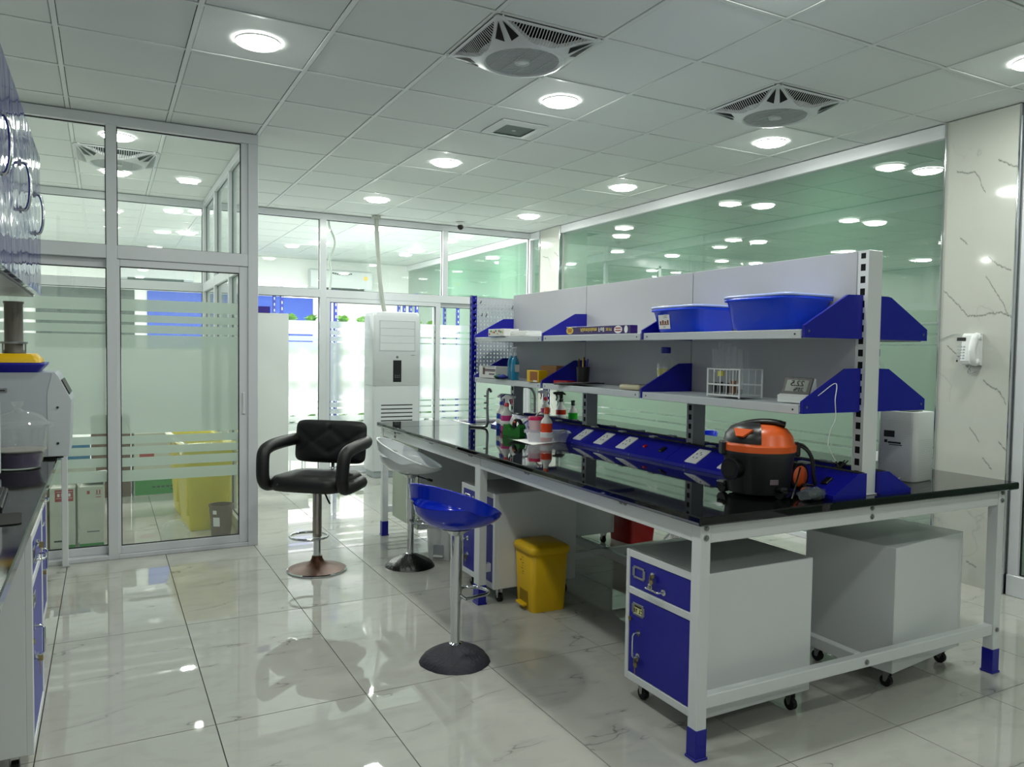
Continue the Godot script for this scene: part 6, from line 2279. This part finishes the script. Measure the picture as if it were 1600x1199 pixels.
		for y in [0.42, 0.88, 1.32, 1.76]:
			for i in int(wd / 0.26):
				var p := Vector3(x0 + 0.16 + 0.26 * i, y + 0.0005, z - 0.22)
				var t := thing("seedling_tray", "green seedling tray on the %s of the %s plant rack, %s" % [{0.42: "lowest shelf", 0.88: "second shelf", 1.32: "third shelf", 1.76: "top shelf"}[y], ["left", "middle", "right"][k], ["leftmost", "second from left", "third from left", "fourth from left"][i]], "plant", p, 0.0, "seedling trays")
				if tray_o == null:
					st = S()
					loft(st, [rr(0.18, 0.26, 0.015, 0), rr(0.21, 0.30, 0.018, 0.05), rr(0.19, 0.28, 0.015, 0.048)], true)
					tray_o = put("tray", st, M.white_plastic, t)
					leaf_o = put("leaves", leaf, M.leaf, t, "", Vector3(0, 0.05, 0.05))
				else:
					same("tray", tray_o, t, Transform3D.IDENTITY)
					same("leaves", leaf_o, t, Transform3D(Basis(Vector3.UP, i * 1.3 + y), Vector3(0, 0.05, 0.05)))
				same("leaves", leaf_o, t, Transform3D(Basis(Vector3.UP, 2.0 + i + y * 3.0), Vector3(0.02, 0.05, -0.07)))
		var al := AreaLight3D.new()
		al.name = "rack_light"
		al.area_size = Vector2(wd - 0.1, 1.5)
		al.light_energy = 0.9 * wd
		al.light_color = Color(1.0, 0.98, 1.0)
		al.area_range = 12.0
		al.area_attenuation = 2.0
		al.shadow_enabled = true
		al.position = Vector3(wd / 2, 1.25, 0.06)
		al.rotation.y = PI
		o.add_child(al)
	# phone on the pilaster
	var ph := thing("wall_phone", "white wall telephone with a grey handset cord on the marble pilaster", "telephone", Vector3(4.918, 1.42, -2.945), -PI / 2)
	st = S()
	prism(st, [Vector2(0.001, 0.0), Vector2(0.05, 0.01), Vector2(0.062, 0.03), Vector2(0.046, 0.19), Vector2(0.03, 0.205), Vector2(0.001, 0.205)], -0.075, 0.03, Transform3D(Basis(Vector3.UP, -PI / 2), Vector3.ZERO))
	put("body", st, M.white_plastic, ph)
	st = S()
	var hb := curve([Vector3(0.055, 0.015, 0.055), Vector3(0.056, 0.04, 0.075), Vector3(0.056, 0.10, 0.082), Vector3(0.056, 0.165, 0.062), Vector3(0.055, 0.19, 0.042)], 6)
	tube(st, hb, 0.022, 12)
	for e in [[Vector3(0.055, 0.025, 0.045), 0.026], [Vector3(0.055, 0.180, 0.036), 0.026]]:
		lathe(st, [Vector2(0, -0.02), Vector2(e[1], -0.016), Vector2(e[1] + 0.002, 0.008), Vector2(0.016, 0.022), Vector2(0, 0.024)], 16, Transform3D(Basis(Vector3.RIGHT, PI / 2 - 0.2), e[0]))
	put("handset", st, M.white_plastic, ph)
	var fs := Basis(Vector3.RIGHT, -0.1)
	st = S()
	box(st, Vector3(-0.034, 0.168, 0.0495), Vector3(0.058, 0.022, 0.004), 0.001, fs)
	put("display", st, M.black_plastic, ph)
	st = S()
	for j in 5:
		for i in 3:
			box(st, Vector3(-0.052 + 0.020 * i, 0.120 - 0.0185 * j, 0.0536 + 0.0018 * j), Vector3(0.013, 0.009, 0.004), 0.001, fs)
	put("key", st, M.grey_plastic, ph)
	st = S()
	box(st, Vector3(-0.05, 0.028, 0.0625), Vector3(0.010, 0.013, 0.003), 0.0, fs)
	put("logo", st, M.ink, ph)
	st = S()
	tube(st, curve([Vector3(0.02, 0.002, 0.03), Vector3(0.0, -0.04, 0.025), Vector3(0.02, -0.05, 0.02), Vector3(0.06, -0.03, 0.015)], 6), 0.004, 8)
	tube(st, curve([Vector3(-0.06, 0.20, 0.02), Vector3(-0.12, 0.20, 0.004), Vector3(-0.20, 0.17, 0.004)], 6), 0.002, 6)
	put("cord", st, M.grey_plastic, ph)

# ---------- inside the side room
func side_room_things() -> void:
	var y := thing("yellow_waste_bin", "tall yellow waste bin with a clear liner over its rim, nearest the side room glass", "bin", Vector3(0.715, 0, -6.68), 0.10, "yellow waste bins")
	var st := S()
	loft(st, [rr(0.27, 0.32, 0.02, 0.0), rr(0.29, 0.34, 0.02, 0.02), rr(0.38, 0.44, 0.03, 0.66), rr(0.41, 0.47, 0.03, 0.665), rr(0.41, 0.47, 0.03, 0.70), rr(0.36, 0.42, 0.03, 0.695), rr(0.28, 0.33, 0.02, 0.05)], true)
	put("body", st, M.lemon, y)
	st = S()
	for x in [-0.16, 0.16]:
		box(st, Vector3(x, 0.40, 0.178), Vector3(0.02, 0.55, 0.02), 0.004, Basis(Vector3.RIGHT, 0.08))
	put("rib", st, M.lemon, y)
	st = S()
	loft(st, [rr(0.40, 0.462, 0.03, 0.61), rr(0.415, 0.475, 0.03, 0.66), rr(0.43, 0.49, 0.03, 0.705), rr(0.37, 0.43, 0.03, 0.712), rr(0.34, 0.40, 0.03, 0.64)], false)
	put("liner", st, glassy("liner", Color(0.85, 0.85, 0.5), 0.15), y)
	dup(y, Vector3(0.70, 0, -7.32), 0.05, "second yellow waste bin standing further behind in the side room")
	var b := thing("brown_bin", "small round brown waste bin with paper labels, just inside the side room glass", "bin", Vector3(0.795, 0, -6.28))
	st = S()
	lathe(st, [Vector2(0, 0), Vector2(0.068, 0), Vector2(0.07, 0.004), Vector2(0.088, 0.235), Vector2(0.093, 0.237), Vector2(0.093, 0.245), Vector2(0.084, 0.245), Vector2(0.066, 0.01), Vector2(0, 0.008)], 32)
	put("tub", st, M.brown, b)
	st = S()
	box(st, Vector3(-0.042, 0.12, 0.066), Vector3(0.05, 0.07, 0.002), 0.0, Basis(Vector3.UP, -0.56) * Basis(Vector3.RIGHT, 0.07))
	box(st, Vector3(-0.055, 0.195, 0.068), Vector3(0.03, 0.03, 0.002), 0.0, Basis(Vector3.UP, -0.68) * Basis(Vector3.RIGHT, 0.07))
	put("label_sheet", st, M.paper, b)
	var j := thing("clear_jar", "round clear plastic jar lying upside down just inside the glass door", "jar", Vector3(0.46, 0, -6.22))
	st = S()
	lathe(st, [Vector2(0.0, 0.0), Vector2(0.095, 0.001), Vector2(0.105, 0.03), Vector2(0.10, 0.09), Vector2(0.078, 0.138), Vector2(0.04, 0.162), Vector2(0, 0.168)], 30)
	put("shell", st, glassy("jar_clear", Color(0.80, 0.84, 0.80), 0.22), j)
	var g := carton("green_carton", "white and green printed carton on the side room floor", "carton", Vector3(0.55, 0, -8.42), Vector3(0.62, 0.62, 0.34), 0.05, M.carton)
	strip(g, "print", M.print_green, Vector3(0, 0.11, 0.1705), Vector3(0.615, 0.20, 0.001))
	for k in 9:
		strip(g, "print", M.ink, Vector3(-0.14 + 0.042 * k, 0.085, 0.1712), Vector3(0.030, 0.016, 0.001))
		if k > 3:
			strip(g, "print", M.ink, Vector3(-0.14 + 0.042 * k, 0.055, 0.1712), Vector3(0.028, 0.014, 0.001))
	strip(g, "print", M.red_ink, Vector3(-0.20, 0.40, 0.1705), Vector3(0.13, 0.035, 0.001))
	carton("brown_carton", "plain dark brown carton left of the green printed carton", "carton", Vector3(0.05, 0, -8.45), Vector3(0.34, 0.78, 0.32), 0.0, M.brown)
	var c1 := carton("tall_carton", "tall white carton with a red warning label behind the left pane", "carton", Vector3(-0.268, 0, -6.42), Vector3(0.16, 0.44, 0.20), -0.06, M.carton)
	strip(c1, "print", M.red_ink, Vector3(0.01, 0.385, 0.1005), Vector3(0.115, 0.085, 0.001))
	for k in 4:
		strip(c1, "print", M.paper, Vector3(-0.025 + 0.023 * k, 0.388, 0.1012), Vector3(0.014, 0.022, 0.001))
	strip(c1, "print", M.paper, Vector3(0.01, 0.412, 0.1012), Vector3(0.10, 0.003, 0.001))
	strip(c1, "print", M.paper, Vector3(0.01, 0.366, 0.1012), Vector3(0.10, 0.003, 0.001))
	strip(c1, "print", M.print_green, Vector3(0.05, 0.012, 0.1005), Vector3(0.06, 0.024, 0.001))
	strip(c1, "print", M.ink, Vector3(-0.03, 0.055, 0.1005), Vector3(0.05, 0.012, 0.001))
	flaps(c1, 0.165, 0.20, 0.44)
	var c2 := carton("tall_carton", "tall white carton with red handling marks behind the left pane", "carton", Vector3(-0.088, 0, -6.41), Vector3(0.158, 0.44, 0.20), -0.03, M.carton)
	strip(c2, "print", M.print_green, Vector3(0, 0.012, 0.1005), Vector3(0.156, 0.024, 0.001))
	for k in 2:
		strip(c2, "print", M.red_ink, Vector3(0.035 + 0.018 * k, 0.40, 0.1005), Vector3(0.008, 0.028, 0.001))
	strip(c2, "print", M.red_ink, Vector3(0.044, 0.382, 0.1005), Vector3(0.034, 0.004, 0.001))
	strip(c2, "print", M.red_ink, Vector3(-0.02, 0.398, 0.1005), Vector3(0.018, 0.024, 0.001))
	strip(c2, "print", M.red_ink, Vector3(0.044, 0.362, 0.1005), Vector3(0.034, 0.006, 0.001))
	strip(c2, "print", M.print_grey, Vector3(0.01, 0.11, 0.1005), Vector3(0.08, 0.008, 0.001))
	flaps(c2, 0.158, 0.20, 0.44)
	carton("kraft_box", "plain brown carton left of the tall white cartons", "carton", Vector3(-0.43, 0, -6.45), Vector3(0.13, 0.50, 0.22), 0.0, M.kraft)
	var bb := thing("plastic_bundle", "bundle of white wrapped packs lying on top of the tall cartons", "packs", Vector3(-0.06, 0.446, -6.42))
	st = S()
	for k in 3:
		box(st, Vector3(-0.02 + 0.03 * k, 0.022 + 0.024 * k, -0.02), Vector3(0.12, 0.024, 0.13), 0.008, Basis(Vector3.UP, 0.25 * k))
	put("pack", st, M.paper, bb)
	var bl := carton("blue_pack", "light blue pack stacked behind the left pane at sill height", "pack", Vector3(-0.24, 0.52, -7.1), Vector3(0.26, 0.18, 0.2), 0.0, mat("sky", Color(0.10, 0.42, 0.62), 0.5))
	carton("storage_carton", "white carton under the light blue pack in the side room", "carton", Vector3(-0.24, 0, -7.1), Vector3(0.34, 0.519, 0.3), 0.0, M.carton)

func flaps(o: Node, w: float, d: float, h: float) -> void:
	var st := S()
	box(st, Vector3(-w / 2 - 0.02, h + 0.035, 0), Vector3(0.003, 0.08, d * 0.96), 0.0, Basis(Vector3.BACK, 0.5))
	box(st, Vector3(w / 2 - 0.002, h + 0.035, 0), Vector3(0.003, 0.07, d * 0.96), 0.0, Basis(Vector3.BACK, 0.1))
	box(st, Vector3(0, h + 0.035, -d / 2 + 0.002), Vector3(w * 0.9, 0.075, 0.003), 0.0, Basis(Vector3.RIGHT, 0.15))
	put("flap", st, M.carton, o)
